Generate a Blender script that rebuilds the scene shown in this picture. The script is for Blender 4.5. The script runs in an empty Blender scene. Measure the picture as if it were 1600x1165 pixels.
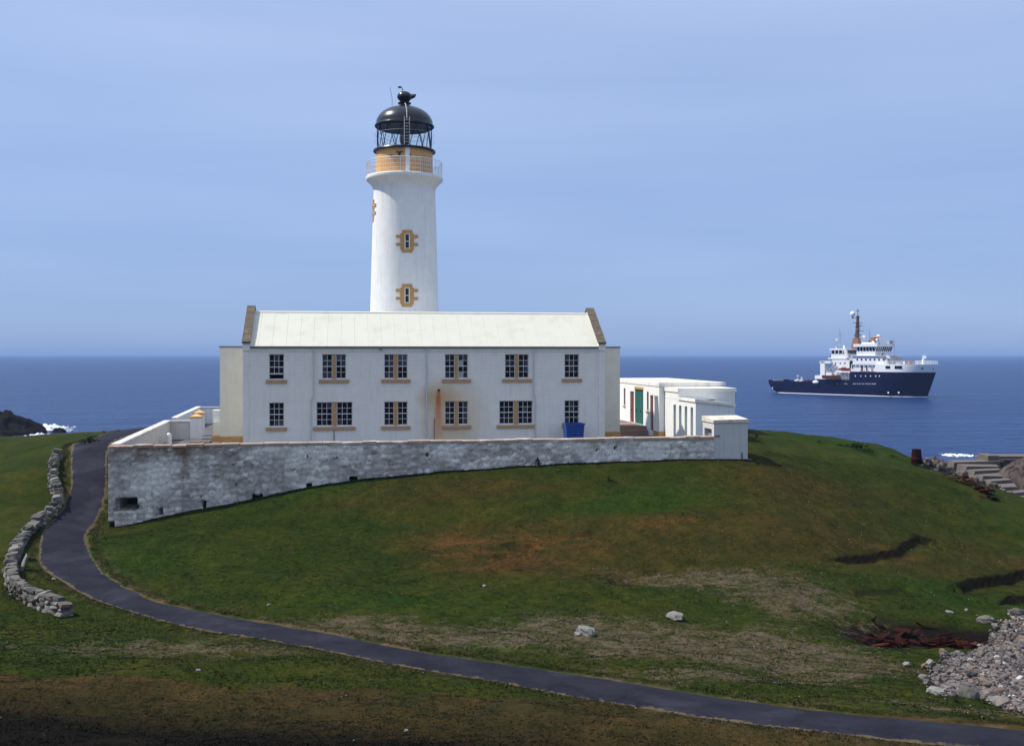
import bpy, math, random
import numpy as np
from mathutils import Vector, Matrix
random.seed(7); RNG = np.random.default_rng(11)
SC = bpy.context.scene; COL = SC.collection
R = math.radians

# ------------------------------------------------------------------ camera, sky, sun, exposure
EYE = 15.0                                   # metres above the sea
cam_d = bpy.data.cameras.new('camera'); cam = bpy.data.objects.new('camera', cam_d); COL.objects.link(cam)
cam.location = (0, 0, EYE); cam.rotation_euler = (R(90), 0, 0)
cam_d.sensor_width = 36.0; cam_d.lens = 36.0; cam_d.shift_y = -29.5 / 1600
cam_d.clip_start = 0.3; cam_d.clip_end = 60000
SC.camera = cam

SUN_EL, SUN_AZ = 53.0, -86.0                 # azimuth from +Y, negative to the left
sdir = Vector((math.sin(R(SUN_AZ)) * math.cos(R(SUN_EL)), math.cos(R(SUN_AZ)) * math.cos(R(SUN_EL)), math.sin(R(SUN_EL))))
sun_d = bpy.data.lights.new('sun', 'SUN'); sun = bpy.data.objects.new('sun', sun_d); COL.objects.link(sun)
sun_d.energy = 4.0; sun_d.angle = R(0.55); sun_d.color = (1.0, 0.955, 0.87)
sun.rotation_euler = sdir.to_track_quat('Z', 'Y').to_euler(); sun.location = (-60, 40, 90)

world = bpy.data.worlds.new('World'); SC.world = world; world.use_nodes = True
wn, wl = world.node_tree.nodes, world.node_tree.links
wn.clear()
w_out = wn.new('ShaderNodeOutputWorld'); w_bg = wn.new('ShaderNodeBackground')
sky = wn.new('ShaderNodeTexSky'); sky.sky_type = 'NISHITA'; sky.sun_disc = False
sky.sun_elevation = R(SUN_EL); sky.sun_rotation = R(SUN_AZ)
sky.air_density = 1.0; sky.dust_density = 0.6; sky.ozone_density = 2.2; sky.altitude = 15
# thin uneven high veil over the whole dome
tc = wn.new('ShaderNodeTexCoord'); mp = wn.new('ShaderNodeMapping'); mp.inputs['Scale'].default_value = (1.0, 1.0, 9.0)
mp.inputs['Rotation'].default_value = (0.12, 0.08, 0.4)
nz = wn.new('ShaderNodeTexNoise'); nz.inputs['Scale'].default_value = 1.6; nz.inputs['Detail'].default_value = 5; nz.inputs['Roughness'].default_value = 0.5
cr = wn.new('ShaderNodeValToRGB'); cr.color_ramp.elements[0].position = 0.36; cr.color_ramp.elements[1].position = 0.78
cr.color_ramp.elements[0].color = (0, 0, 0, 1); cr.color_ramp.elements[1].color = (0.24, 0.24, 0.24, 1)
tint = wn.new('ShaderNodeMixRGB'); tint.blend_type = 'MULTIPLY'; tint.inputs[0].default_value = 1.0
tint.inputs[2].default_value = (0.80, 0.92, 1.30, 1)
veil = wn.new('ShaderNodeMixRGB'); veil.inputs[2].default_value = (5.0, 6.1, 8.4, 1)
wl.new(tc.outputs['Generated'], mp.inputs['Vector']); wl.new(mp.outputs[0], nz.inputs['Vector']); wl.new(nz.outputs['Fac'], cr.inputs[0])
# blue summer haze by elevation, blended with the physical sky
sepw = wn.new('ShaderNodeSeparateXYZ'); wl.new(tc.outputs['Generated'], sepw.inputs[0])
er = wn.new('ShaderNodeValToRGB'); ee = er.color_ramp.elements
K = 10.6
for pos, c in ((0.0, (.175, .275, .49)), (0.06, (.23, .35, .60)), (0.16, (.345, .50, .82)), (0.34, (.45, .61, .94)), (0.6, (.52, .63, .88)), (1.0, (.60, .68, .86))):
    e = ee[0] if pos == 0.0 else (ee[1] if pos == 1.0 else ee.new(pos)); e.position = pos; e.color = tuple(x * K / 12 for x in c) + (1,)
wl.new(sepw.outputs[2], er.inputs[0])
sc10 = wn.new('ShaderNodeMixRGB'); sc10.blend_type = 'MULTIPLY'; sc10.inputs[0].default_value = 1.0; sc10.inputs[2].default_value = (12, 12, 12, 1)
wl.new(er.outputs[0], sc10.inputs[1])
base_veil = wn.new('ShaderNodeMixRGB'); base_veil.inputs[0].default_value = 0.82; wl.new(sc10.outputs[0], base_veil.inputs[2])
wl.new(sky.outputs[0], tint.inputs[1]); wl.new(tint.outputs[0], base_veil.inputs[1]); wl.new(base_veil.outputs[0], veil.inputs[1])
wl.new(cr.outputs[0], veil.inputs[0]); wl.new(veil.outputs[0], w_bg.inputs['Color'])
w_bg.inputs['Strength'].default_value = 0.10
wl.new(w_bg.outputs[0], w_out.inputs['Surface'])

vs = SC.view_settings; vs.view_transform = 'Standard'; vs.look = 'None'; vs.gamma = 1.0; vs.use_curve_mapping = False
vs.exposure = 0.36
SC.render.engine = 'CYCLES'
SC.cycles.max_bounces = 6; SC.cycles.diffuse_bounces = 3; SC.cycles.glossy_bounces = 3
SC.cycles.transparent_max_bounces = 8; SC.cycles.use_denoising = True; SC.cycles.caustics_reflective = False; SC.cycles.caustics_refractive = False

# ------------------------------------------------------------------ helpers
def tag(o, label=None, cat=None, group=None, kind=None):
    if label: o['label'] = label
    if cat: o['category'] = cat
    if group: o['group'] = group
    if kind: o['kind'] = kind
    return o

def empty(name, loc, rz=0.0):
    o = bpy.data.objects.new(name, None); COL.objects.link(o)
    o.location = loc; o.rotation_euler = (0, 0, rz); o.empty_display_size = 0.3
    return o

def mesh_obj(name, verts, faces, mat, parent=None, smooth=False):
    me = bpy.data.meshes.new(name); me.from_pydata([tuple(v) for v in verts], [], faces); me.update()
    if smooth: me.polygons.foreach_set('use_smooth', [True] * len(me.polygons))
    o = bpy.data.objects.new(name, me); COL.objects.link(o)
    if mat: me.materials.append(mat)
    if parent: o.parent = parent
    return o

class MB:
    def __init__(s, off=(0, 0, 0)): s.v, s.f, s.off = [], [], Vector(off)
    def add(s, vs_, fs):
        n = len(s.v); s.v += [Vector(a) - s.off for a in vs_]; s.f += [tuple(i + n for i in f) for f in fs]; return s
    def box(s, x0, x1, y0, y1, z0, z1, taper=0.0):
        t = taper
        return s.add([(x0, y0, z0), (x1, y0, z0), (x1, y1, z0), (x0, y1, z0), (x0 + t, y0 + t, z1), (x1 - t, y0 + t, z1), (x1 - t, y1 - t, z1), (x0 + t, y1 - t, z1)],
                     [(0, 3, 2, 1), (4, 5, 6, 7), (0, 1, 5, 4), (1, 2, 6, 5), (2, 3, 7, 6), (3, 0, 4, 7)])
    def hexa(s, p): return s.add(p, [(0, 3, 2, 1), (4, 5, 6, 7), (0, 1, 5, 4), (1, 2, 6, 5), (2, 3, 7, 6), (3, 0, 4, 7)])
    def tube(s, pts, r, n=8, caps=True):
        pts = [Vector(p) for p in pts]; rings = []
        rr = r if isinstance(r, (list, tuple)) else [r] * len(pts)
        for i, p in enumerate(pts):
            d = (pts[min(i + 1, len(pts) - 1)] - pts[max(i - 1, 0)]).normalized()
            a = d.orthogonal().normalized() if abs(d.z) > 0.9 else d.cross(Vector((0, 0, 1))).normalized()
            b = d.cross(a)
            rings.append([p + (a * math.cos(k * 2 * math.pi / n) + b * math.sin(k * 2 * math.pi / n)) * rr[i] for k in range(n)])
        vs_ = [v for r_ in rings for v in r_]; fs = []
        for i in range(len(pts) - 1):
            for k in range(n):
                fs.append((i * n + k, i * n + (k + 1) % n, (i + 1) * n + (k + 1) % n, (i + 1) * n + k))
        if caps: fs += [tuple(range(n))[::-1], tuple(range((len(pts) - 1) * n, len(pts) * n))]
        return s.add(vs_, fs)
    def lathe(s, prof, n=48, c=(0, 0), a0=0.0, a1=2 * math.pi):
        full = abs(a1 - a0 - 2 * math.pi) < 1e-6; m = n if full else n + 1
        vs_ = []
        for (r, z) in prof:
            for k in range(m):
                a = a0 + (a1 - a0) * k / n; vs_.append((c[0] + r * math.cos(a), c[1] + r * math.sin(a), z))
        fs = []
        for i in range(len(prof) - 1):
            for k in range(n):
                k2 = (k + 1) % m
                fs.append((i * m + k, i * m + k2, (i + 1) * m + k2, (i + 1) * m + k))
        return s.add(vs_, fs)
    def arcbox(s, c, a0, a1, z0, z1, r0, r1, n=5):
        vs_, fs = [], []
        for k in range(n + 1):
            a = a0 + (a1 - a0) * k / n; ca, sa = math.cos(a), math.sin(a)
            for (r, z) in ((r0, z0), (r1, z0), (r1, z1), (r0, z1)): vs_.append((c[0] + r * ca, c[1] + r * sa, z))
        for k in range(n):
            for j in range(4): fs.append((k * 4 + j, (k + 1) * 4 + j, (k + 1) * 4 + (j + 1) % 4, k * 4 + (j + 1) % 4))
        fs += [(0, 1, 2, 3), (n * 4 + 3, n * 4 + 2, n * 4 + 1, n * 4)]
        return s.add(vs_, fs)
    def ball(s, c, r, n=12, m=8, sc=(1, 1, 1)):
        vs_, fs = [], []
        for i in range(m + 1):
            t = math.pi * i / m
            for k in range(n):
                a = 2 * math.pi * k / n
                vs_.append((c[0] + r * sc[0] * math.sin(t) * math.cos(a), c[1] + r * sc[1] * math.sin(t) * math.sin(a), c[2] + r * sc[2] * math.cos(t)))
        for i in range(m):
            for k in range(n): fs.append((i * n + k, (i + 1) * n + k, (i + 1) * n + (k + 1) % n, i * n + (k + 1) % n))
        return s.add(vs_, fs)
    def panel(s, fn, h0, h1, z0, z1, holes, rev, back=False):
        """wall face with real openings; fn(h, depth, z) -> point; holes (h0,h1,z0,z1)"""
        hs = sorted({h0, h1, *[a for q in holes for a in q[:2]]}); zs = sorted({z0, z1, *[a for q in holes for a in q[2:4]]})
        for i in range(len(hs) - 1):
            for j in range(len(zs) - 1):
                ch, cz = (hs[i] + hs[i + 1]) / 2, (zs[j] + zs[j + 1]) / 2
                if any(q[0] < ch < q[1] and q[2] < cz < q[3] for q in holes): continue
                s.add([fn(hs[i], 0, zs[j]), fn(hs[i + 1], 0, zs[j]), fn(hs[i + 1], 0, zs[j + 1]), fn(hs[i], 0, zs[j + 1])], [(0, 1, 2, 3)])
        for (a, b, c, d) in [q[:4] for q in holes]:
            s.add([fn(a, 0, c), fn(b, 0, c), fn(b, 0, d), fn(a, 0, d), fn(a, rev, c), fn(b, rev, c), fn(b, rev, d), fn(a, rev, d)],
                  [(0, 4, 5, 1), (1, 5, 6, 2), (2, 6, 7, 3), (3, 7, 4, 0)] + ([(4, 7, 6, 5)] if back else []))
        return s
    def build(s, name, mat, parent=None, smooth=False):
        return mesh_obj(name, s.v, s.f, mat, parent, smooth)

def smooth_by_angle(o, ang=35):
    me = o.data
    me.polygons.foreach_set('use_smooth', [True] * len(me.polygons))
    me.set_sharp_from_angle(angle=R(ang))
    return o

# ------------------------------------------------------------------ numpy noise
def _hash(ix, iy, seed):
    h = (ix.astype(np.int64) * 374761393 + iy.astype(np.int64) * 668265263 + seed * 982451653) & 0x7fffffff
    h = ((h ^ (h >> 13)) * 1274126177) & 0x7fffffff
    return ((h ^ (h >> 16)) & 0xffff) / 65535.0
def vnoise(x, y, seed=0):
    ix, iy = np.floor(x), np.floor(y); fx, fy = x - ix, y - iy
    fx, fy = fx * fx * (3 - 2 * fx), fy * fy * (3 - 2 * fy)
    a, b = _hash(ix, iy, seed), _hash(ix + 1, iy, seed); c, d = _hash(ix, iy + 1, seed), _hash(ix + 1, iy + 1, seed)
    return (a * (1 - fx) + b * fx) * (1 - fy) + (c * (1 - fx) + d * fx) * fy
def fbm(x, y, seed=0, oct=4):
    t, a, n = 0, 1, 0
    for i in range(oct):
        t = t + a * vnoise(x, y, seed + i); n += a; a *= 0.5; x = x * 2.03 + 11.3; y = y * 2.03 + 5.7
    return t / n
def sstep(a, b, x):
    t = np.clip((x - a) / (b - a), 0, 1); return t * t * (3 - 2 * t)
def worley(x, y, seed=0):
    ix, iy = np.floor(x), np.floor(y); f1 = np.full(x.shape, 9.0); f2 = np.full(x.shape, 9.0); idv = np.zeros(x.shape)
    for dx in (-1, 0, 1):
        for dy in (-1, 0, 1):
            cx, cy = ix + dx, iy + dy
            px = cx + 0.15 + 0.7 * _hash(cx, cy, seed); py = cy + 0.15 + 0.7 * _hash(cx, cy, seed + 9)
            d = np.hypot(x - px, y - py); hid = _hash(cx, cy, seed + 31)
            near = d < f1
            f2 = np.where(near, f1, np.minimum(f2, d)); idv = np.where(near, hid, idv); f1 = np.where(near, d, f1)
    return f1, f2, idv

# ------------------------------------------------------------------ materials
def new_mat(name):
    m = bpy.data.materials.new(name); m.use_nodes = True
    nt = m.node_tree; nt.nodes.clear()
    out = nt.nodes.new('ShaderNodeOutputMaterial'); p = nt.nodes.new('ShaderNodeBsdfPrincipled')
    nt.links.new(p.outputs[0], out.inputs[0])
    return m, nt, p
def N(nt, kind, **kw):
    n = nt.nodes.new(kind)
    for k, v in kw.items():
        if k in n.inputs.keys(): n.inputs[k].default_value = v
        else: setattr(n, k, v)
    return n
def ramp(nt, src, a, b, c0=(0, 0, 0, 1), c1=(1, 1, 1, 1)):
    r = nt.nodes.new('ShaderNodeValToRGB'); e = r.color_ramp.elements
    e[0].position, e[1].position, e[0].color, e[1].color = a, b, c0, c1
    nt.links.new(src, r.inputs[0]); return r.outputs[0]
def mix(nt, fac, a, b, mode='MIX'):
    m = nt.nodes.new('ShaderNodeMixRGB'); m.blend_type = mode
    for i, x in ((0, fac), (1, a), (2, b)):
        if hasattr(x, 'is_output'): nt.links.new(x, m.inputs[i])
        else: m.inputs[i].default_value = x if i == 0 else (x if len(x) == 4 else (*x, 1))
    return m.outputs[0]
def coords(nt, scale=(1, 1, 1), kind='Object'):
    t = nt.nodes.new('ShaderNodeTexCoord'); m = nt.nodes.new('ShaderNodeMapping'); m.inputs['Scale'].default_value = scale
    nt.links.new(t.outputs[kind], m.inputs[0]); return m.outputs[0]
def noise(nt, vec, scale, detail=4, rough=0.55):
    n = nt.nodes.new('ShaderNodeTexNoise'); n.inputs['Scale'].default_value = scale; n.inputs['Detail'].default_value = detail
    n.inputs['Roughness'].default_value = rough
    nt.links.new(vec, n.inputs['Vector']); return n.outputs['Fac']
def bump(nt, p, h, strength=0.3, dist=0.02):
    b = nt.nodes.new('ShaderNodeBump'); b.inputs['Strength'].default_value = strength; b.inputs['Distance'].default_value = dist
    nt.links.new(h, b.inputs['Height']); nt.links.new(b.outputs[0], p.inputs['Normal'])

def plain(name, c, rough=0.6, var=0.12, scale=3.0, metallic=0.0, spec=0.4, bumpy=0.0, dirt=None):
    m, nt, p = new_mat(name); v = coords(nt)
    f = noise(nt, v, scale, 5)
    lo = tuple(x * (1 - var) for x in c); hi = tuple(min(1, x * (1 + var)) for x in c)
    col = mix(nt, f, lo, hi)
    if dirt:
        g = noise(nt, v, scale * 0.7, 7, 0.65); col = mix(nt, ramp(nt, g, 0.52, 0.7), col, dirt)
    nt.links.new(col, p.inputs['Base Color']); p.inputs['Roughness'].default_value = rough
    p.inputs['Metallic'].default_value = metallic; p.inputs['Specular IOR Level'].default_value = spec
    if bumpy: bump(nt, p, noise(nt, v, scale * 6, 4), bumpy, 0.02)
    return m

def paint_wall(name, c, streak=(0.33, 0.33, 0.31), course=True, rust=False):
    """limewashed masonry: soft courses, run-down streaks, worn patches, an optional rust run of its own shape"""
    m, nt, p = new_mat(name); v = coords(nt)
    f = noise(nt, v, 1.3, 6, 0.6)
    col = mix(nt, ramp(nt, f, 0.3, 0.75), tuple(x * 0.9 for x in c), c)
    vs_ = coords(nt, (2.2, 2.2, 0.16)); g = noise(nt, vs_, 2.2, 5, 0.6)
    s2 = nt.nodes.new('ShaderNodeMath'); s2.operation = 'MULTIPLY'; s2.inputs[1].default_value = 0.55
    nt.links.new(ramp(nt, g, 0.5, 0.8), s2.inputs[0]); col = mix(nt, s2.outputs[0], col, streak)
    if rust:
        sep = nt.nodes.new('ShaderNodeSeparateXYZ'); nt.links.new(coords(nt), sep.inputs[0])
        def mm(op, a, b=None, cl=False):
            n = nt.nodes.new('ShaderNodeMath'); n.operation = op; n.use_clamp = cl
            for i, x in enumerate((a, b)):
                if x is None: continue
                if hasattr(x, 'is_output'): nt.links.new(x, n.inputs[i])
                else: n.inputs[i].default_value = x
            return n.outputs[0]
        wob = mm('MULTIPLY', mm('SUBTRACT', noise(nt, v, 2.5, 3), 0.5), 0.25)
        X = mm('ADD', sep.outputs[0], wob); Z = sep.outputs[2]
        def patch(cx, cz, wx, wz):     # soft ellipse
            a = mm('POWER', mm('DIVIDE', mm('SUBTRACT', X, cx), wx), 2.0); b = mm('POWER', mm('DIVIDE', mm('SUBTRACT', Z, cz), wz), 2.0)
            return mm('SUBTRACT', 1.0, mm('SQRT', mm('ADD', a, b)), cl=True)
        haze_ = mm('MULTIPLY', patch(13.9, 2.0, 2.9, 3.4), 0.95)
        halo = mm('MULTIPLY', patch(12.95, 3.5, 1.7, 1.2), .9)
        col = mix(nt, haze_, col, (0.66, 0.47, 0.22)); col = mix(nt, halo, col, (0.58, 0.34, 0.11))
        # wedge: half width grows downward from the bracket at z = 4.0
        down = mm('SUBTRACT', 4.0, Z); hw = mm('ADD', 0.13, mm('MULTIPLY', down, 0.13))
        core = mm('SUBTRACT', 1.0, mm('DIVIDE', mm('ABSOLUTE', mm('SUBTRACT', X, mm('SUBTRACT', 13.03, mm('MULTIPLY', down, 0.035)))), hw), cl=True)
        core = mm('MULTIPLY', mm('MULTIPLY', core, 1.6, cl=True), mm('GREATER_THAN', down, 0.0))
        low = mm('POWER', mm('DIVIDE', down, 3.6, cl=True), 1.6)
        sn = noise(nt, coords(nt, (9, 9, .7)), 1.6, 5, .65); core = mm('MULTIPLY', core, mm('ADD', mm('MULTIPLY', sn, 1.7), -.12, cl=True)); core = mm('MULTIPLY', core, mm('SUBTRACT', 1.0, mm('MULTIPLY', low, .55)))
        wc = mix(nt, low, (0.55, 0.07, 0.010), (0.74, 0.36, 0.09))
        col = mix(nt, core, col, wc)
    h = noise(nt, v, 9, 5)
    if course:
        bk = nt.nodes.new('ShaderNodeTexBrick'); bk.inputs['Scale'].default_value = 1.0; bk.inputs['Brick Width'].default_value = 0.72
        bk.inputs['Row Height'].default_value = 0.30; bk.inputs['Mortar Size'].default_value = 0.022; bk.inputs['Mortar Smooth'].default_value = 0.5
        bk.inputs['Color1'].default_value = (1, 1, 1, 1); bk.inputs['Color2'].default_value = (0.93, 0.93, 0.92, 1); bk.inputs['Mortar'].default_value = (0.55, 0.55, 0.54, 1)
        rot = nt.nodes.new('ShaderNodeMapping'); rot.inputs['Rotation'].default_value = (R(90), 0, 0); nt.links.new(coords(nt), rot.inputs[0])
        nt.links.new(rot.outputs[0], bk.inputs['Vector'])
        h = mix(nt, 0.6, h, bk.outputs['Color']); col = mix(nt, 0.09, col, mix(nt, 1.0, col, bk.outputs['Color'], 'MULTIPLY'))
    g3 = noise(nt, v, 5.5, 6, 0.7); col = mix(nt, 1.0, col, mix(nt, g3, (0.90, 0.90, 0.89), (1.06, 1.06, 1.06)), 'MULTIPLY')
    nt.links.new(col, p.inputs['Base Color']); p.inputs['Roughness'].default_value = 0.8; p.inputs['Specular IOR Level'].default_value = 0.2
    bump(nt, p, h, 0.35, 0.025)
    return m

M = {}
M['facade'] = paint_wall('facade_limewash', (0.93, 0.88, 0.77), streak=(0.70, 0.64, 0.53), rust=True)
M['white'] = paint_wall('white_limewash', (0.86, 0.855, 0.82), streak=(0.6, 0.59, 0.55), course=False)
M['cream'] = paint_wall('cream_limewash', (0.74, 0.71, 0.60), streak=(0.55, 0.52, 0.44), course=False)
M['greywash'] = paint_wall('greyed_limewash', (0.62, 0.61, 0.58), streak=(0.4, 0.38, 0.35), course=False)
M['tower'] = paint_wall('tower_white', (0.87, 0.87, 0.85), streak=(0.56, 0.57, 0.56), course=False)
M['ochre'] = plain('ochre_paint', (0.52, 0.285, 0.10), 0.7, 0.15, 2.5, bumpy=0.2, dirt=(0.38, 0.21, 0.09))
M['ochre_band'] = plain('ochre_band_paint', (0.66, 0.37, 0.135), 0.65, 0.10, 1.5, dirt=(0.52, 0.30, 0.12))
M['sill'] = plain('sill_ochre', (0.48, 0.29, 0.15), 0.75, 0.2, 4, bumpy=0.2)
M['sash'] = plain('sash_white', (0.72, 0.72, 0.70), 0.5, 0.06, 5)
M['black'] = plain('lantern_black', (0.012, 0.013, 0.02), 0.28, 0.2, 4, spec=0.5)
M['ironwhite'] = plain('railing_white', (0.78, 0.78, 0.76), 0.5, 0.06, 4)
M['irongrey'] = plain('ladder_grey', (0.36, 0.35, 0.36), 0.5, 0.1, 4)
M['pipe'] = plain('pipe_grey', (0.58, 0.60, 0.59), 0.55, 0.12, 4)
M['gutter'] = plain('gutter_dark', (0.17, 0.17, 0.17), 0.6, 0.2, 3)
M['coping'] = plain('coping_stone', (0.105, 0.085, 0.06), 0.9, 0.35, 4, bumpy=0.5, dirt=(0.20, 0.15, 0.10))
M['roof'] = plain('roof_sheet', (0.60, 0.59, 0.49), 0.55, 0.05, 1.2, spec=0.3, dirt=(0.53, 0.52, 0.41))
M['flatroof'] = plain('flat_roof_lime', (0.80, 0.78, 0.70), 0.8, 0.08, 2, dirt=(0.62, 0.57, 0.48))
M['lichenroof'] = plain('lichen_roof', (0.60, 0.55, 0.46), 0.85, 0.2, 3, bumpy=0.3, dirt=(0.34, 0.20, 0.09))
M['green'] = plain('green_door', (0.022, 0.13, 0.10), 0.5, 0.15, 3)
M['redbrown'] = plain('red_brown_door', (0.20, 0.055, 0.035), 0.5, 0.2, 3)
M['doorgrey'] = plain('grey_boards', (0.25, 0.26, 0.29), 0.7, 0.2, 4)
M['blue'] = plain('blue_tub', (0.008, 0.055, 0.26), 0.4, 0.12, 3)
M['dark'] = plain('dark_recess', (0.02, 0.019, 0.018), 0.9, 0.2, 3)
M['paving'] = plain('red_paving', (0.30, 0.19, 0.14), 0.85, 0.25, 3, bumpy=0.3)
M['rust'] = plain('rust', (0.026, 0.008, 0.0055), 1.0, 0.5, 6, spec=0.05, bumpy=0.5, dirt=(0.018, 0.008, 0.007))
M['rust_orange'] = plain('rust_orange', (0.075, 0.022, 0.012), 1.0, 0.4, 6, spec=0.05, bumpy=0.5, dirt=(0.035, 0.012, 0.01))
M['concrete'] = plain('concrete', (0.115, 0.097, 0.082), 0.95, 0.35, 2.0, bumpy=0.4, dirt=(0.10, 0.08, 0.07))
M['rock'] = plain('sea_rock', (0.085, 0.066, 0.058), 1.0, 0.45, 1.6, bumpy=0.9, spec=0.05, dirt=(0.035, 0.03, 0.032))
M['darkrock'] = plain('dark_sea_rock', (0.014, 0.012, 0.012), 1.0, 0.5, 0.6, bumpy=0.9, spec=0.03, dirt=(0.03, 0.022, 0.014))
M['leaf'] = plain('leaf_green', (0.013, 0.024, 0.008), 1.0, 0.4, 5, spec=0.05)
M['foam'] = plain('foam', (0.85, 0.88, 0.9), 0.9, 0.05, 2)

def glass_mat(name, c, rough=0.06):
    m, nt, p = new_mat(name); p.inputs['Base Color'].default_value = (*c, 1); p.inputs['Roughness'].default_value = rough
    p.inputs['IOR'].default_value = 1.5; p.inputs['Specular IOR Level'].default_value = 0.5
    return m
M['pane'] = glass_mat('window_glass', (0.006, 0.007, 0.012))
M['pane_curtain'] = glass_mat('window_glass_before_curtain', (0.06, 0.058, 0.07), 0.12)
M['pane_bright'] = glass_mat('window_glass_pale_blind', (0.34, 0.40, 0.43), 0.2)
def thin_glass(name, fac, col=(1, 1, 1)):
    m = bpy.data.materials.new(name); m.use_nodes = True; nt = m.node_tree; nt.nodes.clear()
    out = nt.nodes.new('ShaderNodeOutputMaterial'); t = nt.nodes.new('ShaderNodeBsdfTransparent'); g = nt.nodes.new('ShaderNodeBsdfGlossy')
    t.inputs[0].default_value = (*col, 1); g.inputs['Roughness'].default_value = 0.03
    fr = nt.nodes.new('ShaderNodeMixShader'); fr.inputs[0].default_value = fac
    nt.links.new(t.outputs[0], fr.inputs[1]); nt.links.new(g.outputs[0], fr.inputs[2]); nt.links.new(fr.outputs[0], out.inputs[0])
    return m
M['lantern_glass'] = thin_glass('lantern_glass', 0.05, (0.93, 0.97, 0.97))

# rubble wall, harled and worn
def rubble_mat():
    m, nt, p = new_mat('harled_rubble'); v = coords(nt)
    big = noise(nt, v, 0.55, 6, 0.62); mid = noise(nt, v, 2.6, 6, 0.65); fine = noise(nt, v, 9, 5, 0.6)
    vor = nt.nodes.new('ShaderNodeTexVoronoi'); vor.inputs['Scale'].default_value = 2.3; vor.inputs['Randomness'].default_value = 1.0
    sq = nt.nodes.new('ShaderNodeMapping'); sq.inputs['Scale'].default_value = (0.95, 0.95, 1.15); nt.links.new(coords(nt), sq.inputs[0]); nt.links.new(sq.outputs[0], vor.inputs['Vector'])
    stone = mix(nt, ramp(nt, vor.outputs['Color'], 0.15, 0.9), (0.32, 0.29, 0.255), (0.64, 0.595, 0.53))
    stone = mix(nt, ramp(nt, mid, 0.35, 0.72), stone, (0.45, 0.405, 0.35))
    lime = mix(nt, ramp(nt, fine, .3, .7), (0.64, 0.595, 0.515), (0.92, 0.865, 0.76))
    at = nt.nodes.new('ShaderNodeAttribute'); at.attribute_name = 'harl'
    s = nt.nodes.new('ShaderNodeMath'); s.operation = 'ADD'; nt.links.new(at.outputs['Fac'], s.inputs[0]); nt.links.new(mid, s.inputs[1])
    col = mix(nt, ramp(nt, s.outputs[0], 0.72, 1.0), stone, lime)
    a2 = nt.nodes.new('ShaderNodeAttribute'); a2.attribute_name = 'stain'
    k = nt.nodes.new('ShaderNodeMath'); k.operation = 'MULTIPLY'; nt.links.new(a2.outputs['Fac'], k.inputs[0]); nt.links.new(ramp(nt, mid, 0.3, 0.6), k.inputs[1])
    col = mix(nt, k.outputs[0], col, (0.17, 0.105, 0.06))
    a3 = nt.nodes.new('ShaderNodeAttribute'); a3.attribute_name = 'joint'; kj = nt.nodes.new('ShaderNodeMath'); kj.operation = 'MULTIPLY'; kj.inputs[1].default_value = .42; nt.links.new(a3.outputs['Fac'], kj.inputs[0])
    col = mix(nt, kj.outputs[0], col, (0.13, 0.12, 0.115))
    col = mix(nt, ramp(nt, noise(nt, v, 4.2, 3, 0.5), 0.67, 0.74), col, (0.06, 0.055, 0.055))
    nt.links.new(col, p.inputs['Base Color']); p.inputs['Roughness'].default_value = 0.92; p.inputs['Specular IOR Level'].default_value = 0.2
    bump(nt, p, mix(nt, 0.5, mid, fine), 0.8, 0.06)
    return m
M['rubble'] = rubble_mat()
M['cope_wall'] = plain('cope_limed_lichen', (0.34, 0.26, 0.20), 0.9, 0.3, 1.3, bumpy=0.4, dirt=(0.68, 0.65, 0.60))
M['cope_white'] = plain('cope_lime', (0.62, 0.60, 0.56), 0.9, 0.2, 2.2, bumpy=0.4, dirt=(0.30, 0.17, 0.10))
M['cope_rust'] = plain('cope_lichen', (0.30, 0.20, 0.14), 0.9, 0.35, 2.2, bumpy=0.4, dirt=(0.55, 0.52, 0.47))
for i, c in enumerate(((0.11, 0.105, 0.092), (0.07, 0.066, 0.06), (0.17, 0.163, 0.145), (0.11, 0.085, 0.073))):
    M['stone%d' % i] = plain('field_stone_%s' % 'abcd'[i], c, 0.9, 0.3, 5, bumpy=0.6, dirt=(0.13, 0.12, 0.10))
M['stone_lichen'] = plain('orange_lichen_stone', (0.30, 0.11, 0.03), 0.9, 0.3, 6, bumpy=0.5, dirt=(0.3, 0.27, 0.24))
M['stone_pale'] = plain('pale_stone', (0.20, 0.195, 0.175), 0.85, 0.2, 5, bumpy=0.4)

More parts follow.
